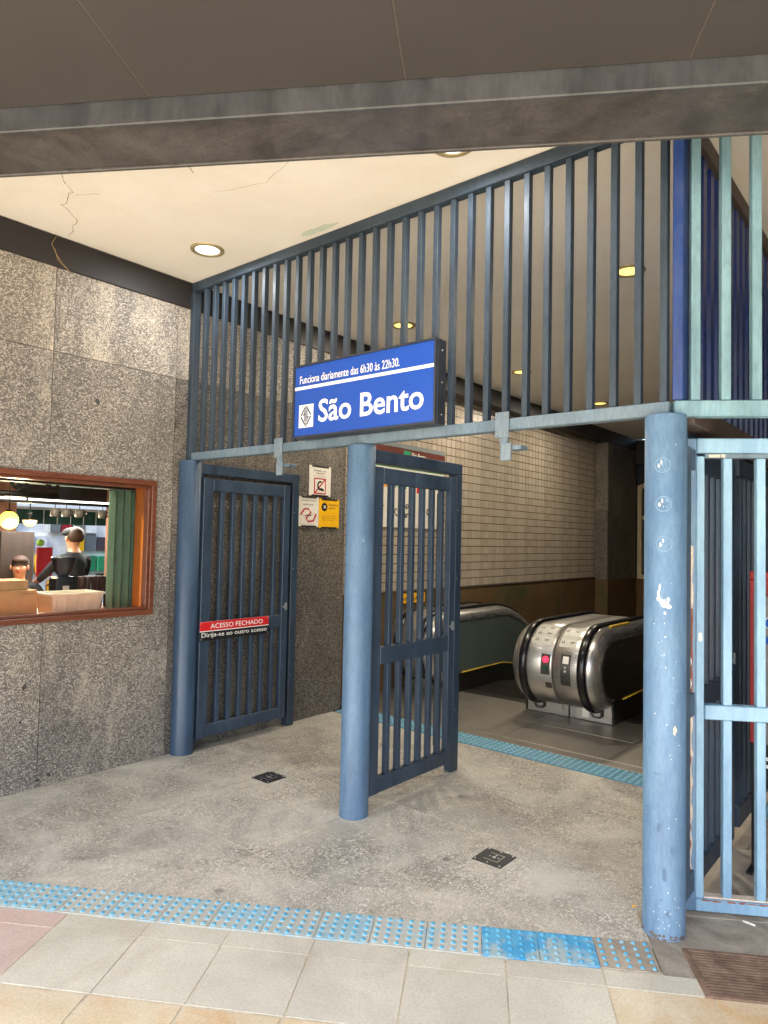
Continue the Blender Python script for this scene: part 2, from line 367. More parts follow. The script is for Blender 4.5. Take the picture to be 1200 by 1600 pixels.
def cyl(mb, a, b, r, n=16, r2=None, mi=0, fr=None, cap=True):
    a = Vector(a); b = Vector(b); d = (b-a).normalized(); r2 = r if r2 is None else r2
    u = d.cross(Vector((0, 0, 1))) if abs(d.z) < .9 else d.cross(Vector((1, 0, 0)))
    u.normalize(); w_ = d.cross(u)
    vs = []
    for i in range(n):
        t = 2*math.pi*i/n; e = u*math.cos(t) + w_*math.sin(t)
        vs += [loc(fr, a+e*r), loc(fr, b+e*r2)]
    fs = [(2*i, 2*i+1, (2*i+3) % (2*n), (2*i+2) % (2*n)) for i in range(n)]
    mb.add(vs, fs, mi, True)
    if cap:
        mb.add([vs[2*i] for i in range(n)], [list(range(n))[::-1]], mi); mb.add([vs[2*i+1] for i in range(n)], [list(range(n))], mi)
    return mb
def tube(mb, pts, r, n=8, mi=0):
    for a, b in zip(pts[:-1], pts[1:]): cyl(mb, a, b, r, n, mi=mi)
    return mb
def prism(mb, poly, h0, h1, fn, mi=0):
    """poly in 2D, extruded between h0 and h1; fn(a, b, h) -> xyz"""
    n = len(poly)
    vs = [fn(a, b, h0) for a, b in poly] + [fn(a, b, h1) for a, b in poly]
    fs = [list(range(n))[::-1], list(range(n, 2*n))] + [(i, (i+1) % n, n+(i+1) % n, n+i) for i in range(n)]
    return mb.add(vs, fs, mi)
def lathe(mb, c, prof, n=20, mi=0):
    vs = []
    for i in range(n):
        t = 2*math.pi*i/n
        for r, z in prof: vs.append(Vector(c)+Vector((r*math.cos(t), r*math.sin(t), z)))
    k = len(prof)
    fs = [(i*k+j, ((i+1) % n)*k+j, ((i+1) % n)*k+j+1, i*k+j+1) for i in range(n) for j in range(k-1)]
    return mb.add(vs, fs, mi, True)
def sweep(mb, path, sec, closed=True, mi=0, smooth=True, x0=0):
    """path: (y, z, ny, nz); sec: (dx, n) cross-section"""
    k = len(sec); vs = []
    for (y, z, ny, nz) in path:
        for dx, nn in sec: vs.append((x0+dx, y+ny*nn, z+nz*nn))
    fs = []
    for i in range(len(path)-1):
        for j in range(k if closed else k-1):
            fs.append((i*k+j, i*k+(j+1) % k, (i+1)*k+(j+1) % k, (i+1)*k+j))
    mb.add(vs, fs, mi, smooth)
    if closed: mb.add(vs[:k], [list(range(k))], mi); mb.add(vs[-k:], [list(range(k))[::-1]], mi)
    return mb

ORG = {}
def link(o, name, parent, org):
    COL.objects.link(o); ORG[o.name] = org
    if parent is not None:
        o.parent = parent; o.location = (org - ORG[parent.name])*K
    else: o.location = org*K
    return o
def tag(o, label=None, cat=None, group=None, kind=None):
    for k, v in (('label', label), ('category', cat), ('group', group), ('kind', kind)):
        if v: o[k] = v
    return o
def thing(name, org, label, cat, group=None, kind=None):
    o = bpy.data.objects.new(name, None); o.empty_display_size = .1
    link(o, name, None, Vector(org)); return tag(o, label, cat, group, kind)
def build(mb, name, mats, parent=None, org=None, **kw):
    if not isinstance(mats, (list, tuple)): mats = [mats]
    if org is None:
        lo = [min(v[i] for v in mb.v) for i in range(3)]; hi = [max(v[i] for v in mb.v) for i in range(3)]
        org = Vector(((lo[0]+hi[0])/2, (lo[1]+hi[1])/2, lo[2] if parent is None else (lo[2]+hi[2])/2))
    me = bpy.data.meshes.new(name)
    me.from_pydata([tuple((v-org)*K) for v in mb.v], [], mb.f)
    for mt in mats: me.materials.append(mt)
    me.polygons.foreach_set('material_index', mb.mi); me.polygons.foreach_set('use_smooth', mb.sm)
    bm = bmesh.new(); bm.from_mesh(me); bmesh.ops.remove_doubles(bm, verts=bm.verts, dist=1e-5)
    bmesh.ops.recalc_face_normals(bm, faces=bm.faces); bm.to_mesh(me); bm.free()
    o = bpy.data.objects.new(name, me); link(o, name, parent, Vector(org)); return tag(o, **kw)
def B(name, lo, hi, mt, parent=None, c=.003, fr=None, **kw):
    return build(box(MB(), lo, hi, fr, c), name, mt, parent, **kw)
def inst(o, delta, parent=None, name=None):
    """linked copy of one object moved by a model-space delta"""
    c = o.copy(); COL.objects.link(c); c.parent = parent if parent is not None else o.parent
    ORG[c.name] = ORG[o.name] + Vector(delta)
    p = c.parent
    c.location = (ORG[c.name] - (ORG[p.name] if p else Vector((0, 0, 0))))*K
    return c
def kids(o): return sorted([x for x in bpy.data.objects if x.parent == o], key=lambda x: x.name)
def copy_tree(o, delta, parent=None):
    c = o.copy(); COL.objects.link(c); ORG[c.name] = ORG[o.name] + Vector(delta)
    c.parent = parent
    if parent is None: c.location = ORG[c.name]*K
    for ch in kids(o): copy_tree(ch, delta, c)
    return c
def text(body, o, xd, zd, w_, h_, mt, parent, bold=.0, name='lettering', align='fit', thick=.0012):
    """flat raised lettering, fitted into the box w_ x h_ whose lower left corner is o"""
    cu = bpy.data.curves.new('t', 'FONT'); cu.body = body; cu.offset = bold; cu.resolution_u = 3
    cu.extrude = 0
    ob = bpy.data.objects.new('t', cu); COL.objects.link(ob)
    dg = bpy.context.evaluated_depsgraph_get(); me = bpy.data.meshes.new_from_object(ob.evaluated_get(dg))
    bpy.data.objects.remove(ob); bpy.data.curves.remove(cu)
    if not me.vertices: return None
    xs = [v.co.x for v in me.vertices]; ys = [v.co.y for v in me.vertices]
    x0, x1, y0, y1 = min(xs), max(xs), min(ys), max(ys)
    sx = w_/(x1-x0); sy = h_/(y1-y0)
    xd = Vector(xd); zd = Vector(zd); nd = xd.cross(zd); o = Vector(o)
    mb = MB()
    mb.add([o + xd*(v.co.x-x0)*sx + zd*(v.co.y-y0)*sy + nd*thick for v in me.vertices], [list(p.vertices) for p in me.polygons])
    bpy.data.meshes.remove(me)
    return build(mb, name, mt, parent)
def clip(poly, n, d):
    """keep n.p >= d"""
    out = []
    for i in range(len(poly)):
        a = poly[i]; b = poly[(i+1) % len(poly)]
        fa = n[0]*a[0]+n[1]*a[1]-d; fb = n[0]*b[0]+n[1]*b[1]-d
        if fa >= 0: out.append(a)
        if fa*fb < 0:
            t = fa/(fa-fb); out.append((a[0]+(b[0]-a[0])*t, a[1]+(b[1]-a[1])*t))
    return out
XY = lambda a, b, h: Vector((a, b, h))
SK = lambda a, b, h: S3*a + D3*b + Vector((0, 0, h))
YZ = lambda a, b, h: Vector((h, a, b))
K3 = (D3.x, D3.y)
HC = 3.289                    # ceiling height

# ------------------------------------------------------------------ SETTING: ground
build(prism(MB(), [(-60, -60), (60, -60), (60, -1.9), (-60, -1.9)], -.08, -.030, SK), 'street_ground', M['street'], kind='structure')
fl = thing('floor', (1.6, -.5, 0), None, None, kind='structure')
bed = MB(); prism(bed, clip([(-.02, -6), (7, -6), (7, 1.53), (-.02, 1.53)], K3, -1.86), -.03, -.0018, XY)
prism(bed, [(3.1, 1.53), (7, 1.53), (7, 9), (3.1, 9)], -.03, -.0018, XY)
build(bed, 'joint_bed', M['joint'], fl)
xs = [.001, .8, 1.6, 2.41, 3.22, 4.03, 4.84, 5.65, 6.46]; ys = [-4.37, -3.44, -2.51, -1.58, -.65, .28, 1.21, 1.527]
for i in range(len(xs)-1):
    for j in range(len(ys)-1):
        g = .0036
        p = [(xs[i]+g, ys[j]+g), (xs[i+1]-g, ys[j]+g), (xs[i+1]-g, ys[j+1]-g), (xs[i]+g, ys[j+1]-g)]
        p = clip(p, K3, -1.60)
        if len(p) < 3: continue
        # right of the third column the floor is bare cement
        cem = xs[i] > 3.2
        build(prism(MB(), p, -.02, 0 if cem else random.uniform(-.0008, .0004), XY), 'cement_slab' if cem else 'granite_slab', M['patch' if cem else 'floor_granite'], fl)
for a, b in ((-2.0, -.9), (-.9, -.05), (-.05, .77), (.77, 1.62), (1.62, 2.43), (2.43, 2.695)):
    p = clip([(a+.002, -1.825), (b-.002, -1.825), (b-.002, -1.604), (a+.002, -1.604)], (S3.x*1, 0), -99)
    # keep only x > 0
    pw = [((S3*u + D3*v).x, (S3*u + D3*v).y) for u, v in p]; pw = clip(pw, (1, 0), .002)
    if len(pw) > 2: build(prism(MB(), pw, -.02, 0, XY), 'granite_slab', M['floor_granite'], fl)
build(prism(MB(), [(2.699, -2.02), (2.7995, -2.02), (2.7995, -2.12), (3.8, -2.12), (3.8, -2.44), (6, -2.44), (6, -1.604), (2.699, -1.604)], -.02, -.001, SK), 'cement_slab', M['patch'], fl)
for y0 in (1.54, 3.2, 4.8, 6.4):
    build(prism(MB(), [(3.14, y0), (6.5, y0), (6.5, y0+1.58), (3.14, y0+1.58)], -.02, 0, XY), 'cement_slab', M['patch'], fl)

# pavement outside
pv = thing('pavement', (2, -3, 0), None, None, kind='structure')
build(prism(MB(), [(-6, -9), (9, -9), (9, -2.0), (-6, -2.0)], -.03, -.0022, SK), 'joint_bed', M['joint'], pv)
sx_ = [-5.22+.338*i for i in range(17)] ; sx_ = [.457-.336*i for i in range(12, 0, -1)] + [.457, .80, 1.125, 1.453, 1.808, 2.154, 2.49, 2.83, 3.17, 3.51, 3.85, 4.19, 4.53]
rows = [(-2.12, -2.022, 'a'), (-2.442, -2.122, 'b'), (-2.79, -2.444, 'c')] + [(-2.79-.34*(i+1), -2.792-.34*i, 'd') for i in range(4)]
rr = random.Random(3)
for k0, k1, rw in rows:
    for i in range(len(sx_)-1):
        a, b = sx_[i], sx_[i+1]
        if rw in 'ab' and a > 3.6: continue
        if rw == 'a' and a > 2.75: continue
        if a > 2.7 and rw == 'b': mt_f = 1
        if rw == 'c' and a > 3.6: continue
        j = rr.uniform(-.002, .002); g = rr.uniform(.0018, .0034); h = rr.uniform(-.0008, .0006)
        if rw == 'c': g *= 2.6
        if a < .44: mt = M['slab_pink'] if rw in 'ab' else M['slab_ochre']
        elif rw == 'c' or (rw == 'b' and a > 2.4): mt = M['slab_ochre']
        else: mt = M['slab_grey']
        if rw == 'd': mt = M['slab_grey'] if rr.random() < .6 else M['slab_ochre']
        vs = [(a+g, k0+g), (b-g+j, k0+g), (b-g, k1-g), (a+g+j, k1-g)]
        build(prism(MB(), vs, -.02, h, SK), 'paving_slab', mt, pv)

def tactile_tile(parent, pts, fr, mats, wid, dep, nx, ny, r):
    mb = MB(); x0, y0 = pts
    prism(mb, [(x0+.0012, y0+.0012), (x0+wid-.0012, y0+.0012), (x0+wid-.0012, y0+dep-.0012), (x0+.0012, y0+dep-.0012)], -.012, .0035, fr, 0)
    for i in range(nx):
        for j in range(ny):
            cx = x0+wid*(i+.5)/nx; cy = y0+dep*(j+.5)/ny; n = 10
            ring = []
            for rr_, z in ((r*1.35, .0036), (r, .0042), (r*.72, .0095), (0.0001, .0105)):
                ring.append([fr(cx+rr_*math.cos(2*math.pi*t/n), cy+rr_*math.sin(2*math.pi*t/n), z) for t in range(n)])
            for q in range(3):
                mb.add(ring[q]+ring[q+1], [(t, (t+1) % n, n+(t+1) % n, n+t) for t in range(n)], 2 if q == 0 else 1, True)
    return build(mb, 'tactile_tile', mats, parent)
ts = thing('tactile_strip', (1.2, -1.6, 0), 'strip of worn blue tactile warning tiles across the entrance beside the pavement', 'tactile paving')
t0 = None
n = 0
while True:
    a = 2.695-.2085*(n+1)
    if a < -1.4: break
    mats = [M['tact_base'], M['tact_dome'], M['tact_ring']]
    if n in (1, 2): mats = [M['tact_blue'], M['tact_dome'], M['tact_blue']]
    if n == 0: mats = [M['patch'], M['tact_dome'], M['patch']]
    tactile_tile(ts, (a, -2.018), SK, mats, .2085, .188, 5, 5, .0088)
    n += 1
    if n == 18: break
ti = thing('tactile_strip', (1.5, 1.64, 0), 'dull teal tactile strip in front of the metal escalator landing', 'tactile paving')
base_t = tactile_tile(ti, (0.02, 1.535), XY, [M['tact_inner'], M['tact_inner_dome'], M['tact_inner_dome']], .222, .222, 5, 5, .012)
for i in range(1, 15): inst(base_t, (.222*i, 0, 0), ti)

# metal landing and descending well
ld = thing('escalator_landing', (1.5, 2.3, 0), 'dark brushed metal landing plate before the escalators', 'floor plate')
xe = [-.2, .62, 1.45, 2.3, 3.1]
for i in range(4):
    for (y0, y1) in ((1.905, 2.42), (2.425, 2.985)):
        B('landing_panel', (xe[i]+.0015, y0, -.02), (xe[i+1]-.0015, y1, .002), M['landing'], ld, .001)
B('edge_strip', (-.2, 1.765, -.02), (3.1, 1.783, .004), M['landing_edge'], ld, .001)
B('edge_strip', (-.2, 1.885, -.02), (3.1, 1.902, .004), M['landing_edge'], ld, .001)
B('border_panel', (-.2, 1.785, -.02), (3.1, 1.883, .001), M['landing'], ld, .001)
build(prism(MB(), [(-.8, 1.5), (3.3, 1.5), (3.3, 2.99), (-.8, 2.99)], -.3, -.022, XY), 'landing_base', M['pit'], kind='structure')
B('lower_floor', (-.5, 2.5, -3.7), (3.3, 12, -3.6), M['pit'], c=0, kind='structure')

# ------------------------------------------------------------------ left granite wall
gw = thing('granite_wall', (-.1, -1, 0), 'speckled grey granite wall left of the gates, with the cafe window in it', 'wall')
WX0, WX1 = -.16, 0.0
def slab(poly, mt=None, x1=WX1, par=None, th=.03):
    return build(prism(MB(), poly, x1-th, x1, YZ), 'granite_slab', mt or M['wall_granite'], par or gw)
g = .0019
WY0, WY1, WZ0, WZ1 = -2.05, -.255, .965, 1.86        # window frame, outer
yj = [-3.4, -2.75, -1.85, -.97, -.124, .73, 1.60]
for i in range(6):
    a, b = yj[i]+g, yj[i+1]-g
    slab([(a, 2.59+g), (b, 2.59+g), (b, 3.30), (a, 3.30)])
slab([(yj[0], 0), (yj[1]-g, 0), (yj[1]-g, 2.59-g), (yj[0], 2.59-g)])
slab([(yj[1]+g, 0), (yj[2]-g, 0), (yj[2]-g, WZ0), (WY0, WZ0), (WY0, WZ1), (yj[2]-g, WZ1), (yj[2]-g, 2.59-g), (yj[1]+g, 2.59-g)])
slab([(yj[2]+g, 0), (yj[3]-g, 0), (yj[3]-g, WZ0), (yj[2]+g, WZ0)]); slab([(yj[2]+g, WZ1), (yj[3]-g, WZ1), (yj[3]-g, 2.59-g), (yj[2]+g, 2.59-g)])
slab([(yj[3]+g, 0), (yj[4]-g, 0), (yj[4]-g, 2.59-g), (yj[3]+g, 2.59-g), (yj[3]+g, WZ1), (WY1, WZ1), (WY1, WZ0), (yj[3]+g, WZ0)])
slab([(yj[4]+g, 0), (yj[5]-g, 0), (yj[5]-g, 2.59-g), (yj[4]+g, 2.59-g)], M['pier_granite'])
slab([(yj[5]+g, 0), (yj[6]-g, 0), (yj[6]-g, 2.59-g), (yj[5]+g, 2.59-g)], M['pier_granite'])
bk = MB()
for (a, b, z0, z1) in ((-3.4, WY0, 0, 3.3), (WY1, 1.60, 0, 3.3), (WY0, WY1, 0, WZ0), (WY0, WY1, WZ1, 3.3)):
    box(bk, (WX0-.02, a, z0), (-.032, b, z1))
build(bk, 'wall_core', M['grout_stone'], gw)
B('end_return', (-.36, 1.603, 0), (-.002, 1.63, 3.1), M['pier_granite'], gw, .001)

rd0 = random.Random(21)
for (y, z, a, b, t) in ((-.683, 2.33, .030, .044, .5), (-1.06, .60, .024, .044, -.2), (-1.075, .40, .018, .020, 0), (-.965, .045, .028, .018, 0), (-.90, .06, .020, .030, .7), (-.30, .90, .012, .014, 0), (-.62, .70, .012, .014, 0), (-.95, 2.43, .006, .02, .6), (-1.18, 2.18, .008, .03, .8), (-.40, 2.45, .01, .008, 0)):
    mb = MB(); q = []
    for i in range(12):
        u = i/12*6.283; r_ = rd0.uniform(.75, 1.15); e, f_ = a*.5*r_*math.cos(u), b*.5*r_*math.sin(u)
        q.append((y+e*math.cos(t)-f_*math.sin(t), z+e*math.sin(t)+f_*math.cos(t)))
    prism(mb, q, .0001, .0005, YZ); build(mb, 'dark_inclusion', M['inclusion'], gw)
# black beam under the ceiling
B('wall_beam', (-.16, -4.0, 3.10), (.012, 9.0, 3.286), M['beam_black'], label='long black beam between the left granite wall and the cream ceiling', cat='beam', c=.004)

# tile wall
TX = -.2
tw = thing('tile_wall', (TX, 4.5, 0), 'beige glazed tile wall above stained brown concrete, behind the escalators', 'wall')
P = .0884*1.048; TZ0 = .975
B('wall_core', (TX-.2, 1.63, -3.6), (TX-.008, 7.66, 3.12), M['grout_dark'], tw, 0)
tl = {}
tiles = [(i, j) for i in range(65) for j in range(23)]
order = sorted(tiles, key=lambda t: t[0])
first = None
big = MB()
for idx, (i, j) in enumerate(order):
    y0 = 1.635+P*i; z0 = TZ0+P*j
    if y0+P > 7.66: continue
    if idx < 300:
        kx = (i*7+j*3) % 3
        if kx not in tl:
            tl[kx] = B('tile', (TX-.012, y0+.0042, z0+.0042), (TX, y0+P-.0042, z0+P-.0042), TILE[kx], tw, .0018)
            tl[kx]['_b'] = 1; base = (y0, z0); tl[(kx, 'b')] = base
        else:
            by, bz = tl[(kx, 'b')]; inst(tl[kx], (0, y0-by, z0-bz), tw)
    else:
        box(big, (TX-.012, y0+.0042, z0+.0042), (TX+random.uniform(-.0006, .0006), y0+P-.0042, z0+P-.0042), c=0, mi=(i*5+j*3+(i*j) % 2) % 3)
build(big, 'tile', TILE, tw, kind='stuff')
for kx in range(3):
    if kx in tl and '_b' in tl[kx]: del tl[kx]['_b']
B('stained_base', (TX-.2, 1.63, -3.6), (TX+.012, 7.66, TZ0-.012), M['brown_wall'], tw, .004)
B('ledge', (TX-.1, 1.63, TZ0-.012), (TX+.022, 7.66, TZ0-.001), M['brown_beam'], tw, .002)
B('cornice', (TX-.1, 1.63, TZ0+P*23), (TX+.02, 7.66, TZ0+P*23+.02), M['cream_wood'], tw, .002)

# far pier and end wall
ep = thing('granite_pier', (0, 8.2, 0), 'dark granite pier at the far end of the tile wall', 'pier')
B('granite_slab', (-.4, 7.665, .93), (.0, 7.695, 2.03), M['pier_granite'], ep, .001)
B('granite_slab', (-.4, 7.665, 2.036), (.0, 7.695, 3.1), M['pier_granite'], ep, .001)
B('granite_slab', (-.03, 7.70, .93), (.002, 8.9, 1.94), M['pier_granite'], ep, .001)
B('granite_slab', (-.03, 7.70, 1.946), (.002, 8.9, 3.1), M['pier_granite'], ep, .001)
B('core', (-.4, 7.70, -3.6), (-.035, 8.9, 3.1), M['beam_black'], ep, 0)
B('stained_base', (-.4, 7.66, -3.6), (.012, 8.9, .925), M['brown_wall'], ep, .004)
ew = thing('end_wall', (1.6, 9, 0), 'dim brown wall closing the far end of the escalator hall', 'wall')
B('stained_base', (-.4, 8.95, -3.6), (7, 9.15, .9), M['brown_wall'], ew, .004)
B('upper_wall', (-.4, 9.02, .9), (7, 9.2, 3.1), M['dark_fill'], ew, 0)
B('header_beam', (-.4, 8.88, 2.86), (7, 9.0, 3.28), M['beam_black'], ew, .004)
fw = thing('arched_window', (.8, 8.95, .92), 'cream framed window with sloping top in the far wall behind the blue column', 'window')
def frame_poly(outer, inner, y0, y1, name, mt, par):
    mb = MB(); n = len(outer)
    for i in range(n):
        j = (i+1) % n
        prism(mb, [outer[i], outer[j], inner[j], inner[i]], y0, y1, lambda a, b, h: Vector((a, h, b)))
    return build(mb, name, mt, par)
frame_poly([(.02, .92), (1.9, .92), (1.9, 2.55), (1.0, 2.86), (.9, 2.86), (.02, 2.50)], [(.09, .99), (1.83, .99), (1.83, 2.5), (.99, 2.78), (.91, 2.78), (.09, 2.45)], 8.93, 9.01, 'frame', M['cream_wood'], fw)
B('transom', (.09, 8.94, 1.93), (1.83, 8.99, 1.99), M['cream_wood'], fw)
B('mullion', (.92, 8.94, .99), (.98, 8.99, 2.78), M['cream_wood'], fw)
B('pane', (.09, 8.985, .99), (1.83, 8.995, 2.78), M['dim_glass'], fw, 0)
for i, (a, b, c, d) in enumerate(((.16, .5, 1.5, 1.72), (.16, .5, 1.2, 1.44), (.2, .5, 2.05, 2.3), (.56, .84, 1.1, 1.6))):
    B('poster', (a, 8.975, c), (b, 8.984, d), M['pinkposter'], fw, 0)

# ceiling, roof and canopy
ce = prism(MB(), clip([(0.013, -7), (9, -7), (9, 8.88), (.013, 8.88)], K3, -2.195), HC, HC+.2, XY)
build(ce, 'ceiling', M['ceil'], kind='structure')
rf = MB(); prism(rf, clip([(-6, -5), (.012, -5), (.012, 9.2), (-6, 9.2)], K3, -2.6), HC+.004, HC+.25, XY)
build(rf, 'roof', M['beam_black'], kind='structure')
bmth = thing('canopy_beam', (2, -2, 2.9), 'wide weathered dark steel beam crossing in front of the cream ceiling', 'beam')
B('beam_underside', (-4, -2.440, 2.90), (7, -2.19, 3.3), M['beam_canopy'], bmth, .006, street)
B('beam_face', (-4, -2.462, 2.889), (7, -2.442, 3.3), M['beam_canopy2'], bmth, .004, street)
B('bottom_lip', (-4, -2.19, 2.893), (7, -2.172, 2.94), M['beam_canopy'], bmth, .003, street)
cp = thing('canopy', (2, -4, 3.05), None, None, kind='structure')
for i in range(8):
    a = -3.43+.868*1*(i) + .0
    B('soffit_panel', (a+.0015, -5.3, 2.972), (a+.867, -2.464, 2.995), M['soffit'], cp, .003, street)
B('seam_backing', (-3.5, -5.3, 2.9745), (3.6, -2.465, 3.02), M['seam'], cp, 0, street)
B('soffit_panel', (3.52, -5.3, 2.972), (7, -2.464, 2.995), M['soffit'], cp, .003, street)
B('roof_sheet', (-4, -5.35, 3.03), (7, -2.2, 3.35), M['soffit'], cp, .003, street)

# ceiling cracks
def ribbon(mb, pts, w_, z, mi=0):
    for a, b in zip(pts[:-1], pts[1:]):
        a = Vector((*a, z)); b = Vector((*b, z)); d = (b-a).normalized(); n_ = Vector((-d.y, d.x, 0))*w_*random.uniform(.5, 1.2)
        mb.add([a-n_, a+n_, b+n_, b-n_], [(0, 1, 2, 3)], mi)
    return mb
def jag(pts, n_, amp):
    out = []
    for a, b in zip(pts[:-1], pts[1:]):
        for i in range(n_):
            t = i/n_; out.append((a[0]+(b[0]-a[0])*t+random.uniform(-amp, amp), a[1]+(b[1]-a[1])*t+random.uniform(-amp, amp)))
    return out+[pts[-1]]
ck = MB(); ribbon(ck, jag([(.76, -1.31), (.60, -1.18), (.43, -1.14), (.3, -1.0), (.05, -.93)], 7, .012), .0022, HC-.0015)
ribbon(ck, jag([(.58, -1.16), (.70, -1.08)], 4, .008), .0018, HC-.0015)
ribbon(ck, [(1.32, -.96), (1.28, -.90)], .004, HC-.0015)
ribbon(ck, jag([(1.2, -.72), (1.5, -.62), (1.8, -.7)], 6, .006), .0012, HC-.0015)
build(ck, 'plaster_crack', M['crack'], kind='structure')
pt = MB(); pl = []
for i in range(14):
    t = i/14*2*math.pi; pl.append((1.33+.16*math.cos(t)*random.uniform(.6, 1.1), -.085+.035*math.sin(t)*random.uniform(.5, 1.1)))
prism(pt, pl, HC-.002, HC-.0005, XY); build(pt, 'green_paint_smear', plain('sea_green_smear', srgb(196, 204, 188), .8), kind='structure')
# twig on the beam
tg = MB(); tube(tg, [(.02, -.99, 3.33-.05), (.03, -1.02, 3.22), (.035, -.99, 3.16), (.03, -.95, 3.12), (.035, -.89, 3.07)], .0022, 5)
tube(tg, [(.028, -1.0, 3.2), (.04, -.985, 3.13), (.03, -.93, 3.10)], .0018, 5)
build(tg, 'dry_vine', M['twig'], label='dry curled vine hanging over the black beam at the left', cat='vine')

# ------------------------------------------------------------------ downlights
def downlight(x, y, warm, label, e):
    t = thing('downlight', (x, y, HC-.02), label, 'ceiling lamp', 'round recessed lamps in the ceiling')
    mb = MB(); lathe(mb, (x, y, HC), [(.105, .004), (.103, -.008), (.092, -.012), (.078, -.008), (.074, .0)], 28); build(mb, 'rim', M['rim'], t)
    mb = MB(); lathe(mb, (x, y, HC), [(.0001, -.009), (.05, -.008), (.076, -.003)], 28); build(mb, 'lens', M['lens_warm' if warm else 'lens_white'], t)
    l = bpy.data.lights.new('bulb', 'AREA'); l.shape = 'DISK'; l.size = .14*K; l.energy = e
    l.color = (1, .88, .70) if warm else (.95, .97, 1)
    lo_ = bpy.data.objects.new('bulb', l); COL.objects.link(lo_); lo_.parent = t; lo_.location = (0, 0, -.004)
downlight(.575, -.307, 0, 'white lit round ceiling lamp nearest the left granite wall', 2)
downlight(2.431, -.328, 0, 'white lit ceiling lamp half hidden behind the dark canopy beam', 2)
downlight(2.539, 1.572, 1, 'yellow lit ceiling lamp seen between the right hand grille bars', 4.6)
downlight(.639, 1.602, 1, 'yellow lit ceiling lamp just above the blue station sign', 4.6)
downlight(.682, 3.568, 1, 'small yellow ceiling lamp behind the grille right of the station sign', 4.6)
downlight(.712, 5.573, 1, 'farthest small yellow ceiling lamp, low over the tile wall', 4.6)

# ------------------------------------------------------------------ columns
def column(x, y, mt, label, H=2.018, r=.079):
    mb = MB(); n = 40
    lathe(mb, (x, y, 0), [(r+.001, 0), (r, .004), (r, H-.006), (r-.004, H), (.0001, H)], n)
    o = build(mb, 'round_column', mt, None, Vector((x, y, 0)), label=label, cat='column', group='round blue steel columns')
    return o
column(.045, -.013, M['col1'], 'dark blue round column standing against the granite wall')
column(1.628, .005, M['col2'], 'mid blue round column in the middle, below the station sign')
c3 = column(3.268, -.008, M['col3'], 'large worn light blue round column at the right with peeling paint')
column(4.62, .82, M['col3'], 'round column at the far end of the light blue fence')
def wrap(mb, cx, cy, r, pts, mi=0):
    """patch on a column: pts (arc metres, z); arc 0 faces the camera"""
    a0 = math.atan2(CAMP.y-cy, CAMP.x-cx)
    vs = [Vector((cx+r*math.cos(a0+p/r), cy+r*math.sin(a0+p/r), z)) for p, z in pts]
    cpt = sum(vs, Vector())/len(vs)
    d = Vector((cpt.x-cx, cpt.y-cy, 0)); d.normalize(); cpt = Vector((cx, cy, cpt.z))+d*r
    n_ = len(vs); mb.add(vs+[cpt], [(i, (i+1) % n_, n_) for i in range(n_)], mi)
def blob(mb, cx, cy, r, p, z, w_, h_, rnd, n_=11):
    wrap(mb, cx, cy, r, [(p+w_*math.cos(t/n_*6.283)*rnd.uniform(.55, 1.15), z+h_*math.sin(t/n_*6.283)*rnd.uniform(.55, 1.15)) for t in range(n_)])
rd = random.Random(11)
CX, CY, CR = 3.268, -.008, .0796
for (p, z) in ((-.012, 1.812), (-.008, 1.66), (-.004, 1.505)):
    mb = MB(); n_ = 24                                  # old round sticker outline
    for t in range(n_):
        a, b = t/n_*6.283, (t+1)/n_*6.283
        q = [(p+.030*math.cos(a), z+.030*math.sin(a)), (p+.030*math.cos(b), z+.030*math.sin(b)), (p+.0275*math.cos(b), z+.0275*math.sin(b)), (p+.0275*math.cos(a), z+.0275*math.sin(a))]
        wrap(mb, CX, CY, CR, q)
    for t in range(9): blob(mb, CX, CY, CR, p+rd.uniform(-.02, .02), z+rd.uniform(-.02, .02), .004, .003, rd, 6)
    build(mb, 'sticker_residue', M['residue'], c3)
    mb = MB(); blob(mb, CX, CY, CR+.0003, p-.014, z-.004, .0045, .009, rd); blob(mb, CX, CY, CR+.0003, p-.004, z+.012, .003, .01, rd)
    build(mb, 'paint_chip', M['whitechip'], c3)
mb = MB()
for (p, z, w_, h_) in ((-.02, 1.335, .004, .018), (-.024, 1.31, .006, .018), (-.022, 1.29, .009, .014), (-.008, 1.278, .012, .014), (.006, 1.272, .012, .012), (.014, 1.262, .012, .008), (-.002, 1.265, .012, .008), (.012, 1.29, .006, .01)):
    blob(mb, CX, CY, CR+.0002, p, z, w_, h_, rd, 13)
blob(mb, CX, CY, CR+.0002, .0, 1.238, .005, .006, rd)
build(mb, 'paint_chip', M['whitechip'], c3)
mb = MB(); blob(mb, CX, CY, CR+.0002, .038, .79, .010, .020, rd, 14); build(mb, 'paint_chip', M['primer'], c3)
mb = MB()
for t in range(46): blob(mb, CX, CY, CR+.0002, rd.gauss(.015, .03), rd.choice([rd.uniform(.6, 1.2), rd.uniform(.02, .2), rd.uniform(.2, 1.9)]), rd.uniform(.0012, .003), rd.uniform(.0012, .005), rd, 6)
build(mb, 'paint_chip', M['whitechip'], c3)
mb = MB()
for t in range(26): blob(mb, CX, CY, CR+.0003, rd.uniform(-.11, .11), rd.uniform(.002, .018), rd.uniform(.004, .012), rd.uniform(.002, .008), rd, 8)
build(mb, 'foot_grime', M['grime'], c3)
for (p, z, w_, h_) in ((-.03, .62, .012, .007), (-.045, 1.47, .005, .007), (-.02, .42, .010, .02), (.012, .10, .006, .010), (-.01, .15, .007, .005), (.03, .34, .008, .02), (.002, .245, .012, .03), (-.03, 1.02, .006, .004)):
    mb = MB(); blob(mb, CX, CY, CR+.0002, p, z, w_, h_, rd, 13); build(mb, 'scuff', M['col2'], c3)
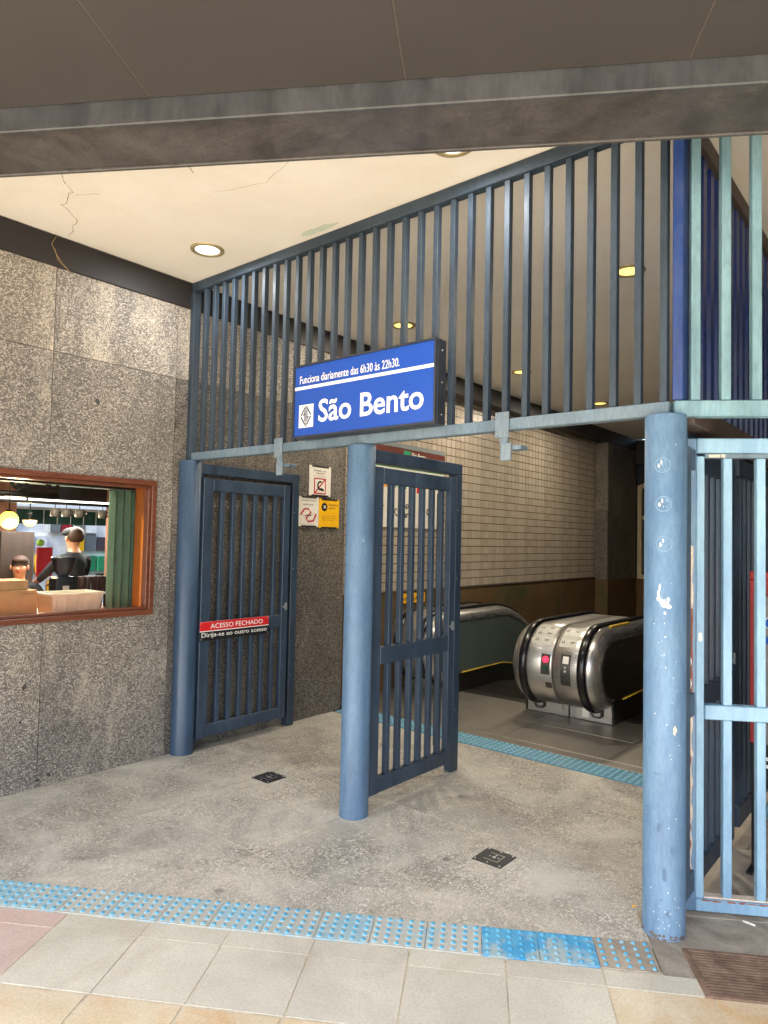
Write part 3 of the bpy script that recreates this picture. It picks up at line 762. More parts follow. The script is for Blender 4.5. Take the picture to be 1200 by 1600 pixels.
mb = MB(); blob(mb, 1.628, .005, .0793, .02, 1.49, .002, .008, rd, 7); build(mb, 'paint_chip', M['whitechip'], [o for o in bpy.data.objects if o.get('label', '').startswith('mid blue')][0])

# ------------------------------------------------------------------ transom grille over the gates
gr = thing('transom_grille', (1.6, 0, 2.0), 'tall blue grey bar grille filling the gap from gate tops to ceiling', 'grille')
B('bottom_rail', (.06, -.028, 2.020), (3.285, .028, 2.074), M['rail'], gr, .004)
B('top_rail', (.012, -.028, 3.222), (3.285, .028, 3.287), M['grille'], gr, .004)
B('end_stile', (.006, -.03, 2.0), (.05, .03, 3.22), M['grille'], gr, .003)
bar = B('bar', (.142, -.017, 2.076), (.171, .017, 3.220), M['grille'], gr, .002)
for i in range(1, 31): inst(bar, (.1034*i, 0, 0), gr)
for x in (.98, 2.535):
    cl = B('clamp_plate', (x-.036, -.040, 1.985), (x+.036, -.0285, 2.105), M['clamp'], gr, .003)
    for dx in (-.024, .024):
        for z in (2.0, 2.09): build(cyl(MB(), (x+dx, -.046, z), (x+dx, -.039, z), .0055, 8), 'bolt', M['grey_bolt'], cl)
    B('hanger_tab', (x-.012, -.035, 1.955), (x+.03, -.02, 1.986), M['clamp'], gr, .002)
    B('stop_plate', (x+.0, -.05, 1.875), (x+.055, -.038, 1.957), M['clamp'], gr, .003)
    B('stop_stub', (x+.04, -.037, 1.925), (x+.10, .03, 1.945), M['rail'], gr, .002)

# second grille over the street side fence
g2 = thing('transom_grille', (3.9, .4, 2.0), 'pale teal bar grille above the light blue fence at the right edge', 'grille')
B('bottom_rail', (2.80, -1.757, 2.012), (4.35, -1.70, 2.076), M['teal'], g2, .004, street)
B('top_rail', (2.80, -1.757, 3.222), (4.35, -1.70, 3.287), M['grille'], g2, .004, street)
bar = B('bar', (2.863, -1.748, 2.078), (2.899, -1.712, 3.220), M['teal'], g2, .002, street)
for i in range(1, 13): inst(bar, S3*.115*i, g2)

# ------------------------------------------------------------------ gates
def gate(cx, label):
    t = thing('gate', (cx, .5, 0), label, 'gate', 'blue barred gates swung open inwards')
    fr_ = MB(); box(fr_, (cx-.055, .055, 1.935), (cx+.012, 1.005, 2.008), None, .003)
    fo = build(fr_, 'frame_header', M['gate'], t)
    B('frame_post', (cx-.055, .935, 0.002), (cx+.012, 1.005, 1.934), M['gate'], t, .004)
    B('hinge_jamb', (cx-.05, .06, .05), (cx+.0, .1, 1.934), M['gate'], t, .003)
    lf = MB(); x0, x1 = cx+.014, cx+.056
    box(lf, (x0, .055, .09), (x1, .135, 1.905), None, .003); lo_ = build(lf, 'gate_leaf', M['gate'], t)
    B('stile', (x0, .805, .09), (x1, .868, 1.905), M['gate'], lo_, .003)
    for z0, z1 in ((1.815, 1.903), (.80, .895), (.092, .178)):
        B('rail', (x0+.001, .136, z0), (x1-.001, .804, z1), M['gate'], lo_, .003)
    bb = None
    for (z0, z1) in ((.179, .799), (.896, 1.814)):
        b0 = B('bar', (x0+.005, .208, z0), (x0+.037, .240, z1), M['gate'], lo_, .002)
        for i in range(1, 6): inst(b0, (0, .1005*i, 0), lo_)
    mb = MB(); box(mb, (x1, .835, .93), (x1+.008, .858, .985), None, .002); build(mb, 'lock_plate', M['grey_bolt'], t)
    mb = MB(); cyl(mb, (x1, .822, .955), (x1+.010, .822, .955), .008, 10); build(mb, 'keyhole', M['grey_bolt'], t)
    mb = MB()
    for z in (1.25, 1.7, .4): cyl(mb, (cx+.012, .955, z), (cx+.016, .955, z), .005, 8)
    build(mb, 'screw', M['grey_bolt'], t)
    return t
gA = gate(.06, 'blue barred gate beside the granite wall with the red access closed notice')
gBt = copy_tree(gA, (1.57, 0, 0)); gBt['label'] = 'blue barred gate behind the middle column, swung open inwards'
gCt = copy_tree(gA, (3.21, .0, 0)); gCt['label'] = 'dark blue barred gate seen through the light blue fence at right'
for o_, x in ((gA, .085), (gBt, 1.63)): pass
B('lock_rod', (1.60, .772, .2), (1.612, .786, 1.8), M['blackgoods'], gBt, .002)

# notice on gate A
nx = .06+.059
nt_ = thing('closed_notice', (nx, .36, .76), 'red and black notice reading ACESSO FECHADO hung on the left gate', 'sign')
B('red_panel', (nx, .05, .832), (nx+.006, .67, .895), M['red'], nt_, .001)
B('white_line', (nx, .05, .826), (nx+.0055, .67, .8318), M['white'], nt_, 0)
B('black_panel', (nx, .05, .765), (nx+.006, .67, .8258), M['black'], nt_, .001)
text('ACESSO FECHADO', (nx+.006, .135, .846), (0, 1, 0), (0, 0, 1), .475, .034, M['white'], nt_, .006)
text('Dirija-se ao outro acesso', (nx+.006, .062, .778), (0, 1, 0), (0, 0, 1), .59, .040, M['white'], nt_, .004)
mb = MB()
for y in (.06, .66):
    for z in (.885, .775): cyl(mb, (nx+.006, y, z), (nx+.009, y, z), .004, 8)
build(mb, 'rivet', M['screw'], nt_)

# ------------------------------------------------------------------ street side fence
fe = thing('light_blue_fence', tuple(street(Vector((3.4, -1.56, 0)))), 'worn light blue barred fence panel right of the big column', 'fence')
k0, k1 = -1.585, -1.535
B('hinge_jamb', (2.868, k0+.012, .03), (2.893, k1, 1.94), M['col2'], fe, .003, street)
B('stile', (2.895, k0, .012), (2.935, k1, 1.95), M['col3'], fe, .004, street)
B('inner_stile', (2.936, k0+.006, .062), (2.968, k1, 1.876), M['fence'], fe, .003, street)
B('rail', (2.936, k0, 1.888), (4.20, k1, 1.95), M['fence'], fe, .004, street)
B('inner_rail', (2.970, k0+.010, 1.868), (4.20, k1, 1.887), M['rail'], fe, .002, street)
B('rail', (2.970, k0+.004, .785), (4.20, k1, .845), M['fence'], fe, .004, street)
B('rail', (2.936, k0, .012), (4.20, k1, .061), M['fence'], fe, .004, street)
B('worn_sill', (2.970, k0+.012, .0615), (4.20, k1, .068), M['primer'], fe, .001, street)
B('stile', (4.202, k0, .012), (4.26, k1, 1.95), M['fence'], fe, .004, street)
for z0, z1 in ((.069, .784), (.846, 1.867)):
    b0 = B('bar', (3.043, k0+.008, z0), (3.078, k0+.042, z1), M['fence'], fe, .003, street)
    for i in range(1, 9): inst(b0, S3*.1305*i, fe)
def peel(s0, k, segs, mt, name='peeled_paint'):
    mb = MB(); L = []; Rr = []
    for (z, a, b) in segs: L.append((s0+a+rd.uniform(-.0015, .0015), z)); Rr.append((s0+b+rd.uniform(-.0015, .0015), z))
    for i in range(len(L)-1):
        mb.add([SK(L[i][0], k, L[i][1]), SK(Rr[i][0], k, Rr[i][1]), SK(Rr[i+1][0], k, Rr[i+1][1]), SK(L[i+1][0], k, L[i+1][1])], [(0, 1, 2, 3)])
    return build(mb, name, mt, fe)
zz = lambda a, b, n_: [a+(b-a)*i/n_ for i in range(n_+1)]
peel(2.898, k0-.0006, [(z, .006, .022+.002*math.sin(z*40)) for z in zz(1.24, 1.50, 16)], M['primer'])
peel(2.898, k0-.0009, [(z, .005+.002*math.sin(z*70), .022) for z in zz(.86, 1.24, 24)], M['rust'])
peel(2.898, k0-.0006, [(z, .002+.005*abs(math.sin(z*23)), .021+.003*math.sin(z*51)) for z in zz(.11, .90, 40)], M['primer'])
for z in (.93, 1.02, .62, .35, .28, .17): peel(2.898, k0-.0012, [(q, .008, .008+.010*math.sin((q-z+.03)/.06*3.14)+.001) for q in zz(z-.03, z+.03, 6)], M['rust' if z < .7 else 'whitechip'])
peel(2.945, k0+.0054, [(z, .0, .014) for z in zz(1.105, 1.14, 3)], M['whitechip'])
mb = MB()
for (a, b) in ((2.985, 3.03), (3.035, 3.05)): box(mb, (a, k0+.0085, 1.870), (b, k0+.0095, 1.883), street)
build(mb, 'peeled_paint', M['primer'], fe)
for t in range(8):
    a = 2.975+t*.045+rd.uniform(-.01, .01)
    mb = MB(); q = [(a+(.014+.012*rd.random())*math.cos(u/9*6.283), .058+.0045*math.sin(u/9*6.283)*rd.uniform(.4, 1.2)) for u in range(9)]
    prism(mb, q, k0-.0008, k0-.0003, lambda p_, q_, h: SK(p_, h, q_)); build(mb, 'rust_stain', M['rust'], fe)

# ------------------------------------------------------------------ corrugated fascia on the right and fixed railing
cf = thing('corrugated_fascia', (3.33, 4, 2.0), 'dark blue corrugated metal fascia running back above the right hand railing', 'fascia')
pp = MB(); pts = []; y = .18; k = 0
while y < 7.5:
    pts += [(3.315, y), (3.315, y+.055), (3.29, y+.063), (3.29, y+.112)]; y += .12
vs = [(a, b, 2.075) for a, b in pts] + [(a, b, 3.20) for a, b in pts]; n_ = len(pts)
# each rib is a part: 60 of them share one mesh
B('corner_filler', (3.288, .06, 2.078), (3.33, .175, 3.285), M['brown_beam'], cf, .003)
rib = MB(); q = pts[:5]
rib.add([(a, b, z) for z in (2.075, 3.20) for a, b in q] + [(a+.012, b, z) for z in (2.075, 3.20) for a, b in q],
        [(i, i+1, 6+i-1+0, 5+i) for i in range(4)] + [(10+i, 15+i, 16+i, 11+i) for i in range(4)] + [(0, 5, 15, 10), (4, 14, 19, 9)])
r0 = build(rib, 'corrugated_sheet', M['corr'], cf)
for i in range(1, 60): inst(r0, (0, .12*i, 0), cf)
B('corner_post', (3.292, -.012, 2.078), (3.334, .055, 3.285), M['corr_post'], cf, .004)
B('bottom_beam', (3.275, .05, 1.985), (3.36, 7.5, 2.072), M['brown_beam'], cf, .004)
B('top_beam', (3.275, .18, 3.202), (3.345, 7.5, 3.287), M['brown_beam'], cf, .004)
rl = thing('fixed_railing', (3.29, 2, 0), 'dark railing continuing behind the open gate at the right edge', 'railing')
B('bottom_rail', (3.27, 1.02, .09), (3.315, 4.2, .19), M['gate'], rl, .003)
B('top_rail', (3.27, 1.02, 1.86), (3.315, 4.2, 1.95), M['gate'], rl, .003)
b0 = B('bar', (3.275, 1.08, .191), (3.310, 1.11, 1.859), M['gate'], rl, .002)
for i in range(1, 29): inst(b0, (0, .105*i, 0), rl)
# shop corner behind: dark partition
dp = thing('shop_partition', (5, 2.4, 0), 'dark partition wall behind the clothes rack at the right edge', 'wall')
for i in range(9):
    B('panel', (3.42+.3*i, 2.40, .0), (3.42+.3*i+.296, 2.44, 3.0), M['dark_fill'], dp, .004)
B('head_rail', (3.40, 2.36, 3.0), (6.2, 2.46, 3.28), M['brown_beam'], dp, .003)
B('right_wall', (6.4, -1.2, 0), (6.6, 9, 3.28), M['terracotta'], label='plain wall closing the shop corner on the right', cat='wall')

# clothes rack and jersey
rk = thing('clothes_rack', (3.6, .8, 0), 'red metal clothes rack standing behind the fence at the right edge', 'clothes rack')
for x in (3.405, 4.3):
    B('upright', (x, .80, .58), (x+.028, .83, 1.345), M['rackred'], rk, .004); B('leg', (x+.006, .806, .0), (x+.022, .824, .579), M['blackgoods'], rk, .002)
B('top_bar', (3.405, .795, 1.346), (4.33, .835, 1.385), M['rackred'], rk, .004)
B('header_board', (3.45, .815, 1.26), (4.29, .83, 1.345), M['rackred'], rk, .003)
for x in (3.405, 4.3): B('foot', (x, .72, .0), (x+.028, .92, .012), M['blackgoods'], rk, .003)
js = MB()
prof = [(.0, .60), (.0, 1.26), (.05, 1.30), (.13, 1.315), (.18, 1.295), (.25, 1.295), (.30, 1.315), (.38, 1.30), (.43, 1.26), (.43, .60)]
ny_ = 12
def jx(u): return 3.475+u
for (yy, sgn) in ((.770, 1), (.735, -1)):
    vs = []; 
    for i in range(len(prof)): vs.append((jx(prof[i][0]), yy, prof[i][1]))
    js.add(vs, [list(range(len(vs)))])
for i in range(len(prof)):
    a = prof[i]; b = prof[(i+1) % len(prof)]
    js.add([(jx(a[0]), .770, a[1]), (jx(b[0]), .770, b[1]), (jx(b[0]), .735, b[1]), (jx(a[0]), .735, a[1])], [(0, 1, 2, 3)])
for sgn, ux in ((-1, .0), (1, .43)):
    js.add([(jx(ux), .74, 1.255), (jx(ux), .76, 1.02), (jx(ux+sgn*.035), .76, 1.04), (jx(ux+sgn*.03), .74, 1.2)], [(0, 1, 2, 3)])
    js.add([(jx(ux), .765, 1.255), (jx(ux), .785, 1.02), (jx(ux+sgn*.035), .785, 1.04), (jx(ux+sgn*.03), .765, 1.2)], [(0, 1, 2, 3)])
jo = build(js, 'jersey', M['jersey'], label='grey marl jersey with blue script lettering hanging on the red rack', cat='jersey')
text('dr', (jx(.005), .7345, 1.12), Vector((.98, 0, .18)).normalized(), (0, 0, 1), .11, .085, M['white'], jo, .05, thick=.001)
text('dr', (jx(.008), .7345, 1.123), Vector((.98, 0, .18)).normalized(), (0, 0, 1), .104, .078, M['jersey_blue'], jo, .02, thick=.002)
mb = MB(); mb.add([(jx(.003), .733, 1.05), (jx(.2), .733, 1.13), (jx(.2), .733, 1.155), (jx(.003), .733, 1.085)], [(0, 1, 2, 3)]); build(mb, 'print_stripe', M['jersey_blue'], jo)
gp = thing('hung_trousers', (3.6, .9, .5), 'dark trousers with white side stripes hanging below the jersey', 'trousers')
mb = MB(); box(mb, (3.43, .86, .36), (3.60, .90, .8), None, .01); box(mb, (3.62, .86, .36), (3.78, .90, .8), None, .01); build(mb, 'trouser_leg', M['blackgoods'], gp)
mb = MB(); box(mb, (3.435, .853, .46), (3.60, .8595, .475)); box(mb, (3.435, .853, .495), (3.60, .8595, .51)); build(mb, 'stripe', M['white'], gp)

# ------------------------------------------------------------------ station sign
sg = thing('station_sign', (1.7, -.08, 2.07), 'blue illuminated style station sign reading Sao Bento on the grille', 'sign')
sg['label'] = 'blue rectangular station sign reading São Bento, fixed on the bar grille'
SY = -.118
B('casing', (1.195, SY+.012, 2.072), (2.212, -.03, 2.497), M['sign_case'], sg, .004)
B('face', (1.207, SY, 2.084), (2.200, SY+.0115, 2.486), M['sign_blue'], sg, .001)
mb = MB()
for (a, b, c, d) in ((1.195, 2.212, 2.072, 2.083), (1.195, 2.212, 2.487, 2.497), (1.195, 1.206, 2.0835, 2.4865), (2.201, 2.212, 2.0835, 2.4865)):
    box(mb, (a, SY-.004, c), (b, SY+.0115, d))
build(mb, 'edge_trim', M['sign_case'], sg)
XD, ZD = (1, 0, 0), (0, 0, 1)
B('white_stripe', (1.208, SY-.0016, 2.351), (2.199, SY-.0002, 2.369), M['white'], sg, 0)
text('Funciona diariamente das 6h30 às 22h30.', (1.248, SY, 2.385), XD, ZD, .735, .046, M['white'], sg, .004)
text('São Bento', (1.405, SY, 2.150), XD, ZD, .735, .130, M['white'], sg, .016)
lg = B('logo_plate', (1.247, SY-.0016, 2.130), (1.363, SY-.0002, 2.262), M['white'], sg, 0)
mb = MB(); cx, cz = 1.305, 2.196
def lp(pts): 
    mb.add([(cx+a, SY-.0024, cz+b) for a, b in pts], [list(range(len(pts)))])
for s in (1, -1):
    lp([(s*.006, .060), (s*.046, .004), (s*.034, .004), (s*.006, .042)])
    lp([(s*.006, -.060), (s*.046, -.004), (s*.034, -.004), (s*.006, -.042)])
    lp([(s*.006, .036), (s*.006, -.030), (s*.013, -.030), (s*.013, .027)])
lp([(-.003, .062), (.003, .062), (.003, -.062), (-.003, -.062)])
lp([(-.046, .003), (-.030, .003), (-.013, .018), (-.013, .005), (-.026, -.003), (-.046, -.003)][:4])
lp([(.046, -.003), (.030, -.003), (.013, -.018), (.013, -.005)])
build(mb, 'metro_emblem', M['logo_blue'], lg)
mb = MB()
for z in (2.12, 2.28, 2.44): cyl(mb, (2.213, -.07, z), (2.216, -.07, z), .004, 8)
build(mb, 'screw', M['screw'], sg)

# ------------------------------------------------------------------ small notices on the pier
def plate(y0, y1, z0, z1, mt, name, label, x=.0):
    t = thing(name, (x, (y0+y1)/2, z0), label, 'notice', 'small notices on the granite pier')
    B('plate', (x+.001, y0, z0), (x+.009, y1, z1), mt, t, .001)
    for z in (z0-.002, z1-.010): B('holder_clip', (x+.0005, y0+.03, z), (x+.013, y1-.03, z+.012), M['black'], t, .001)
    return t
YD = (0, 1, 0)
t = plate(1.175, 1.432, 1.855, 2.11, M['plate_white'], 'helmet_notice', 'white notice with a crossed out helmet in a red square, topmost of three')
text('Proibido usar', (.009, 1.225, 2.062), YD, ZD, .15, .018, M['ink'], t, .0)
text('capacete', (.009, 1.25, 2.036), YD, ZD, .10, .018, M['ink'], t, .0)
B('rule', (.009, 1.215, 2.022), (.010, 1.385, 2.0235), M['ink'], t, 0)
mb = MB(); a, b, c, d = 1.23, 1.37, 1.872, 2.008
for (p, q, r, s) in ((a, b, c, c+.01), (a, b, d-.01, d), (a, a+.01, c+.01, d-.01), (b-.01, b, c+.01, d-.01)): box(mb, (.009, p, r), (.0102, q, s))
mb.add([(.0104, a+.005, c+.012), (.0104, a+.015, c+.004), (.0104, b-.005, d-.012), (.0104, b-.015, d-.004)], [(0, 1, 2, 3)])
build(mb, 'red_prohibition_square', M['darkred'], t)
mb = MB(); arc = [(1.302+.036*math.cos(u), 1.945+.040*math.sin(u)) for u in [R_(x) for x in range(50, 275, 15)]]
arc += [(1.345, 1.898), (1.345, 1.915), (1.318, 1.925)] + [(1.302+.020*math.cos(u), 1.945+.024*math.sin(u)) for u in [R_(x) for x in range(260, 60, -20)]]
mb.add([(.0107, a_, b_) for a_, b_ in arc], [list(range(len(arc)))]); build(mb, 'helmet_pictogram', M['black'], t)
t = plate(1.062, 1.292, 1.592, 1.842, M['plate_white'], 'smoking_notice', 'white notice with a red state outline against smoking, left of the yellow one')
text('proibido fumar', (.009, 1.095, 1.800), YD, ZD, .165, .02, M['ink'], t, .0)
text('neste local', (.009, 1.11, 1.770), YD, ZD, .115, .018, M['ink'], t, .0)
o_ = [(1.075, 1.69), (1.12, 1.745), (1.175, 1.745), (1.21, 1.70), (1.272, 1.70), (1.235, 1.635), (1.165, 1.628), (1.13, 1.685)]
cxx = sum(p[0] for p in o_)/8; czz = sum(p[1] for p in o_)/8
i_ = [(cxx+(p[0]-cxx)*.80, czz+(p[1]-czz)*.78) for p in o_]
mb = MB()
for i in range(8):
    j = (i+1) % 8; mb.add([(.0102, *o_[i]), (.0102, *o_[j]), (.0102, *i_[j]), (.0102, *i_[i])], [(0, 1, 2, 3)])
mb.add([(.0104, 1.14, 1.655), (.0104, 1.15, 1.648), (.0104, 1.205, 1.715), (.0104, 1.195, 1.722)], [(0, 1, 2, 3)])
build(mb, 'red_outline', M['darkred'], t)
mb = MB(); box(mb, (.0102, 1.145, 1.682), (.0108, 1.205, 1.692)); build(mb, 'cigarette_pictogram', M['ink'], t)
B('rule', (.009, 1.08, 1.612), (.010, 1.24, 1.6135), M['ink'], t, 0)
t = plate(1.297, 1.545, 1.585, 1.835, M['yellow'], 'camera_notice', 'yellow notice with a black camera circle beside the smoking notice')
mb = MB(); cyl(mb, (.009, 1.36, 1.765), (.0102, 1.36, 1.765), .036, 20); build(mb, 'black_circle', M['black'], t)
mb = MB(); box(mb, (.0102, 1.338, 1.755), (.0108, 1.382, 1.757)); box(mb, (.0102, 1.338, 1.776), (.0108, 1.375, 1.778)); box(mb, (.0102, 1.355, 1.758), (.0108, 1.375, 1.775)); build(mb, 'camera_pictogram', M['plate_white'], t)
text('Câmeras de', (.009, 1.408, 1.778), YD, ZD, .125, .02, M['ink'], t, .0)
text('vigilância', (.009, 1.408, 1.748), YD, ZD, .09, .02, M['ink'], t, .0)
for i, z in enumerate((1.685, 1.668, 1.650)): text('imagens gravadas e protegidas', (.009, 1.335, z), YD, ZD, .165-.02*(i == 2), .008, M['ink'], t, .0)

# shop directory on the tile wall
dr = thing('shop_directory', (TX, 2.8, 1.6), 'white shop directory board with maroon header on the tile wall', 'sign')
dx = TX
B('header', (dx+.002, 2.15, 2.33), (dx+.03, 3.42, 2.43), M['maroon'], dr, .002)
B('header_top', (dx+.002, 2.15, 2.432), (dx+.03, 3.42, 2.48), M['far_grey'], dr, .002)
B('board', (dx+.002, 2.15, 1.62), (dx+.02, 3.42, 2.328), M['plate_white'], dr, .002)
B('green_band', (dx+.02, 2.15, 2.225), (dx+.0215, 3.42, 2.27), M['green'], dr, 0)
B('green_emblem', (dx+.03, 2.68, 2.345), (dx+.0312, 2.79, 2.415), M['green'], dr, 0)
text('São Bento', (dx+.030, 2.81, 2.355), YD, ZD, .25, .05, M['white'], dr, .01)
text('SUB', (dx+.02, 2.30, 2.02), YD, ZD, .22, .09, M['orange'], dr, .03)
text('WAY', (dx+.02, 2.53, 2.02), YD, ZD, .24, .09, M['green'], dr, .03)
B('red_square', (dx+.02, 2.92, 1.99), (dx+.0212, 3.03, 2.09), M['red'], dr, 0)
text('er', (dx+.02, 2.32, 1.80), YD, ZD, .07, .04, M['ink'], dr, .02)
text('Açaí', (dx+.02, 2.66, 1.81), YD, ZD, .18, .075, M['black'], dr, .03)
text('Barra', (dx+.02, 2.66, 1.725), YD, ZD, .20, .065, M['black'], dr, .03)
text('C', (dx+.02, 3.10, 1.76), YD, ZD, .07, .08, M['black'], dr, .03)
mb = MB(); pr = None
for i in range(16):
    a, b = R_(60+i*17), R_(60+(i+1)*17); r_a, r_b = .02+.0025*i, .02+.0025*(i+1)
    mb.add([(dx+.0214, 2.59+r_a*math.cos(a), 1.79+r_a*math.sin(a)), (dx+.0214, 2.59+r_b*math.cos(b), 1.79+r_b*math.sin(b)), (dx+.0214, 2.59+(r_b-.012)*math.cos(b), 1.79+(r_b-.012)*math.sin(b)), (dx+.0214, 2.59+(r_a-.012)*math.cos(a), 1.79+(r_a-.012)*math.sin(a))], [(0, 1, 2, 3)])
build(mb, 'swirl_emblem', M['black'], dr)
ys_ = thing('yellow_plate', (TX, 3.0, .85), 'narrow yellow safety plate on the brown wall above the left escalator', 'sign')
B('plate', (TX+.014, 2.62, .845), (TX+.024, 3.10, .945), M['yellow'], ys_, .002)
text('ATENÇÃO', (TX+.024, 2.70, .865), YD, ZD, .32, .045, M['black'], ys_, .02)

# ------------------------------------------------------------------ escalators
YC, ZC, RR = 2.80, .455, .345
def esc_path(t0=-92, yend=8.6):
    p = []
    for i in range(25):
        a = R_(t0+(90-t0)*i/24); p.append((YC-RR*math.cos(a), ZC+RR*math.sin(a), -math.cos(a), math.sin(a)))
    p.append((3.3, ZC+RR, 0, 1)); p.append((3.75, ZC+RR, 0, 1))
    Rb = 1.3
    for i in range(1, 9):
        a = R_(30*i/8); p.append((3.75+Rb*math.sin(a), ZC+RR-Rb*(1-math.cos(a)), math.sin(a), math.cos(a)))
    y, z = p[-1][:2]; s, c = math.sin(R_(30)), math.cos(R_(30)); L = (yend-y)/c
    p.append((yend, z-L*s, s, c)); return p
PATH = esc_path()
def zpath(y):
    q = [t for t in PATH[24:]]
    for a, b in zip(q[:-1], q[1:]):
        if a[0] <= y <= b[0]: return a[1]+(b[1]-a[1])*(y-a[0])/max(1e-6, b[0]-a[0])
    return q[0][1] if y < q[0][0] else q[-1][1]
def newel(t, xb, inner, xend, panel_mt, full=True, twin=None):
    s = inner
    # handrail
    sec = [(-.034, -.006), (-.036, .008), (-.028, .020), (-.012, .025), (.012, .025), (.028, .020), (.036, .008), (.034, -.006)]
    build(sweep(MB(), PATH, sec, True, x0=xb), 'handrail', M['rubber'], t)
    # outer drum and decking
    o = -s; w_ = abs(xend-xb)
    sec = [(o*.026, -.004), (o*.040, -.002), (o*(w_-.012), -.002), (o*(w_-.002), -.010), (o*(w_-.001), -.05), (o*.026, -.05)]
    build(sweep(MB(), PATH, sec, True, x0=xb), 'newel_cover', M['steel'], t)
    # inner bulge
    sec = [(s*.026, -.002), (s*.05, -.006), (s*.085, -.022), (s*.115, -.048), (s*.135, -.080), (s*.142, -.11), (s*.10, -.12), (s*.026, -.05)]
    build(sweep(MB(), PATH, sec, True, x0=xb), 'inner_decking', M['steel_side'], t)
    # core behind the drum
    xi = xb+s*.136; 
    core = MB(); pl = [(y-ny*.05, z-nz*.05) for (y, z, ny, nz) in PATH]; sk = [(8.6, pl[-1][1]-.9), (4.9, zpath(4.9)-.75), (3.8, .02), (2.8, .02)]
    prism(core, pl+sk, min(xb+s*.1, xend+s*.002), max(xb+s*.1, xend+s*.002), lambda a, b, h: Vector((h, a, b)))
    build(core, 'newel_core', M['steel_dark'], t)
    # balustrade panel
    pn = [(y-ny*.108, z-nz*.108) for (y, z, ny, nz) in PATH[5:]]
    ysk = [8.6, 7.5, 6.4, 5.6, 5.0, 4.7, 4.4, 4.1, 3.8, 3.4, 3.0, 2.86]
    skl = [(y, zpath(y)-.61) for y in ysk]
    ycut = 4.32
    def part_panel(lo_, hi_, name, mt):
        up = [q for q in pn if lo_ <= q[0] <= hi_ or (lo_ < 2.9 and q[0] < 2.9)]
        if hi_ < 8: 
            up.append((hi_, zpath(hi_)-.108-.004))
        if lo_ > 3: up.insert(0, (lo_, zpath(lo_)-.108-.004))
        dn = [q for q in skl if lo_ <= q[0] <= hi_]
        if hi_ < 8: dn.insert(0, (hi_, zpath(hi_)-.61))
        if lo_ > 3: dn.append((lo_, zpath(lo_)-.61))
        build(prism(MB(), up+dn, xi-.003, xi+.003, lambda a, b, h: Vector((h, a, b))), name, mt, t)
    part_panel(0, ycut-.004, 'balustrade_panel', panel_mt)
    part_panel(ycut, 9, 'balustrade_panel', M['panel_green_refl'] if panel_mt is M['panel_l'] else panel_mt)
    # skirt and yellow line
    sp = [(y, zpath(y)-.61) for y in sorted(ysk+[2.76])]
    sk2 = MB(); prism(sk2, [(y, z-.006) for y, z in sp]+[(8.6, sp[-1][1]-.7), (4.9, zpath(4.9)-1.2), (3.6, -.3), (2.99, -.3), (2.99, .003), (2.801, .003)], xi-.008, xi+.008, lambda a, b, h: Vector((h, a, b)))
    build(sk2, 'skirt_panel', M['steel_dark'], t)
    yl = MB(); yp = [(y, z, 0, 1) for y, z in sp if y > 2.9]
    sweep(yl, yp, [(-.011, -.006), (.011, -.006), (.011, .005), (-.011, .005)], True, x0=xi); build(yl, 'yellow_line', plain_y, t)
    # base
    x0, x1 = sorted((xend+s*.001, xi-s*.0085))
    B('base_box', (x0, 2.80, .003), (x1, 3.0, .17), M['steel'], t, .006)
    # handrail inlet
    ib = MB(); zc_ = .10; n_ = 8
    oc = [(-.055, .0), (-.055, .075), (-.03, .10), (.03, .10), (.055, .075), (.055, .0), (.03, -.025), (-.03, -.025)]
    vs1 = [(xb+a, 2.797, zc_-.035+b) for a, b in oc]; vs2 = [(xb+a*.85, 2.765, zc_-.033+b*.85) for a, b in oc]; vs3 = [(xb+a*.66, 2.765, zc_-.029+b*.66) for a, b in oc]; vs4 = [(xb+a*.66, 2.80, zc_-.029+b*.66) for a, b in oc]
    ib.add(vs1+vs2+vs3+vs4, [(i+8*k_, (i+1) % 8+8*k_, (i+1) % 8+8*(k_+1), i+8*(k_+1)) for k_ in range(3) for i in range(8)])
    build(ib, 'handrail_inlet', M['steel_dark'], t)
    if twin:
        build(sweep(MB(), PATH, [(-.03, -.006), (-.03, .014), (.03, .014), (.03, -.006)], True, x0=twin), 'handrail', M['rubber'], t)
def dsurf(x, th, off=.0012): 
    a = R_(th); r = RR+off-.002; return Vector((x, YC-r*math.cos(a), ZC+r*math.sin(a)))
def dpatch(x0, x1, a0, a1, mt, name, t, off=.0012, n_=6):
    mb = MB(); vs = []
    for i in range(n_+1):
        a = a0+(a1-a0)*i/n_; vs += [dsurf(x0, a, off), dsurf(x1, a, off), dsurf(x1, a, off-.004), dsurf(x0, a, off-.004)]
    fs = []
    for i in range(n_):
        for j in range(4): fs.append((4*i+j, 4*i+(j+1) % 4, 4*i+4+(j+1) % 4, 4*i+4+j))
    fs += [(0, 1, 2, 3), (4*n_, 4*n_+1, 4*n_+2, 4*n_+3)]
    mb.add(vs, fs); return build(mb, name, mt, t)
plain_y = plain('yellow_edge', srgb(196, 160, 40), .5)
sticker_m = plain('sticker_film', srgb(168, 166, 158), .45, .3, var=.08)
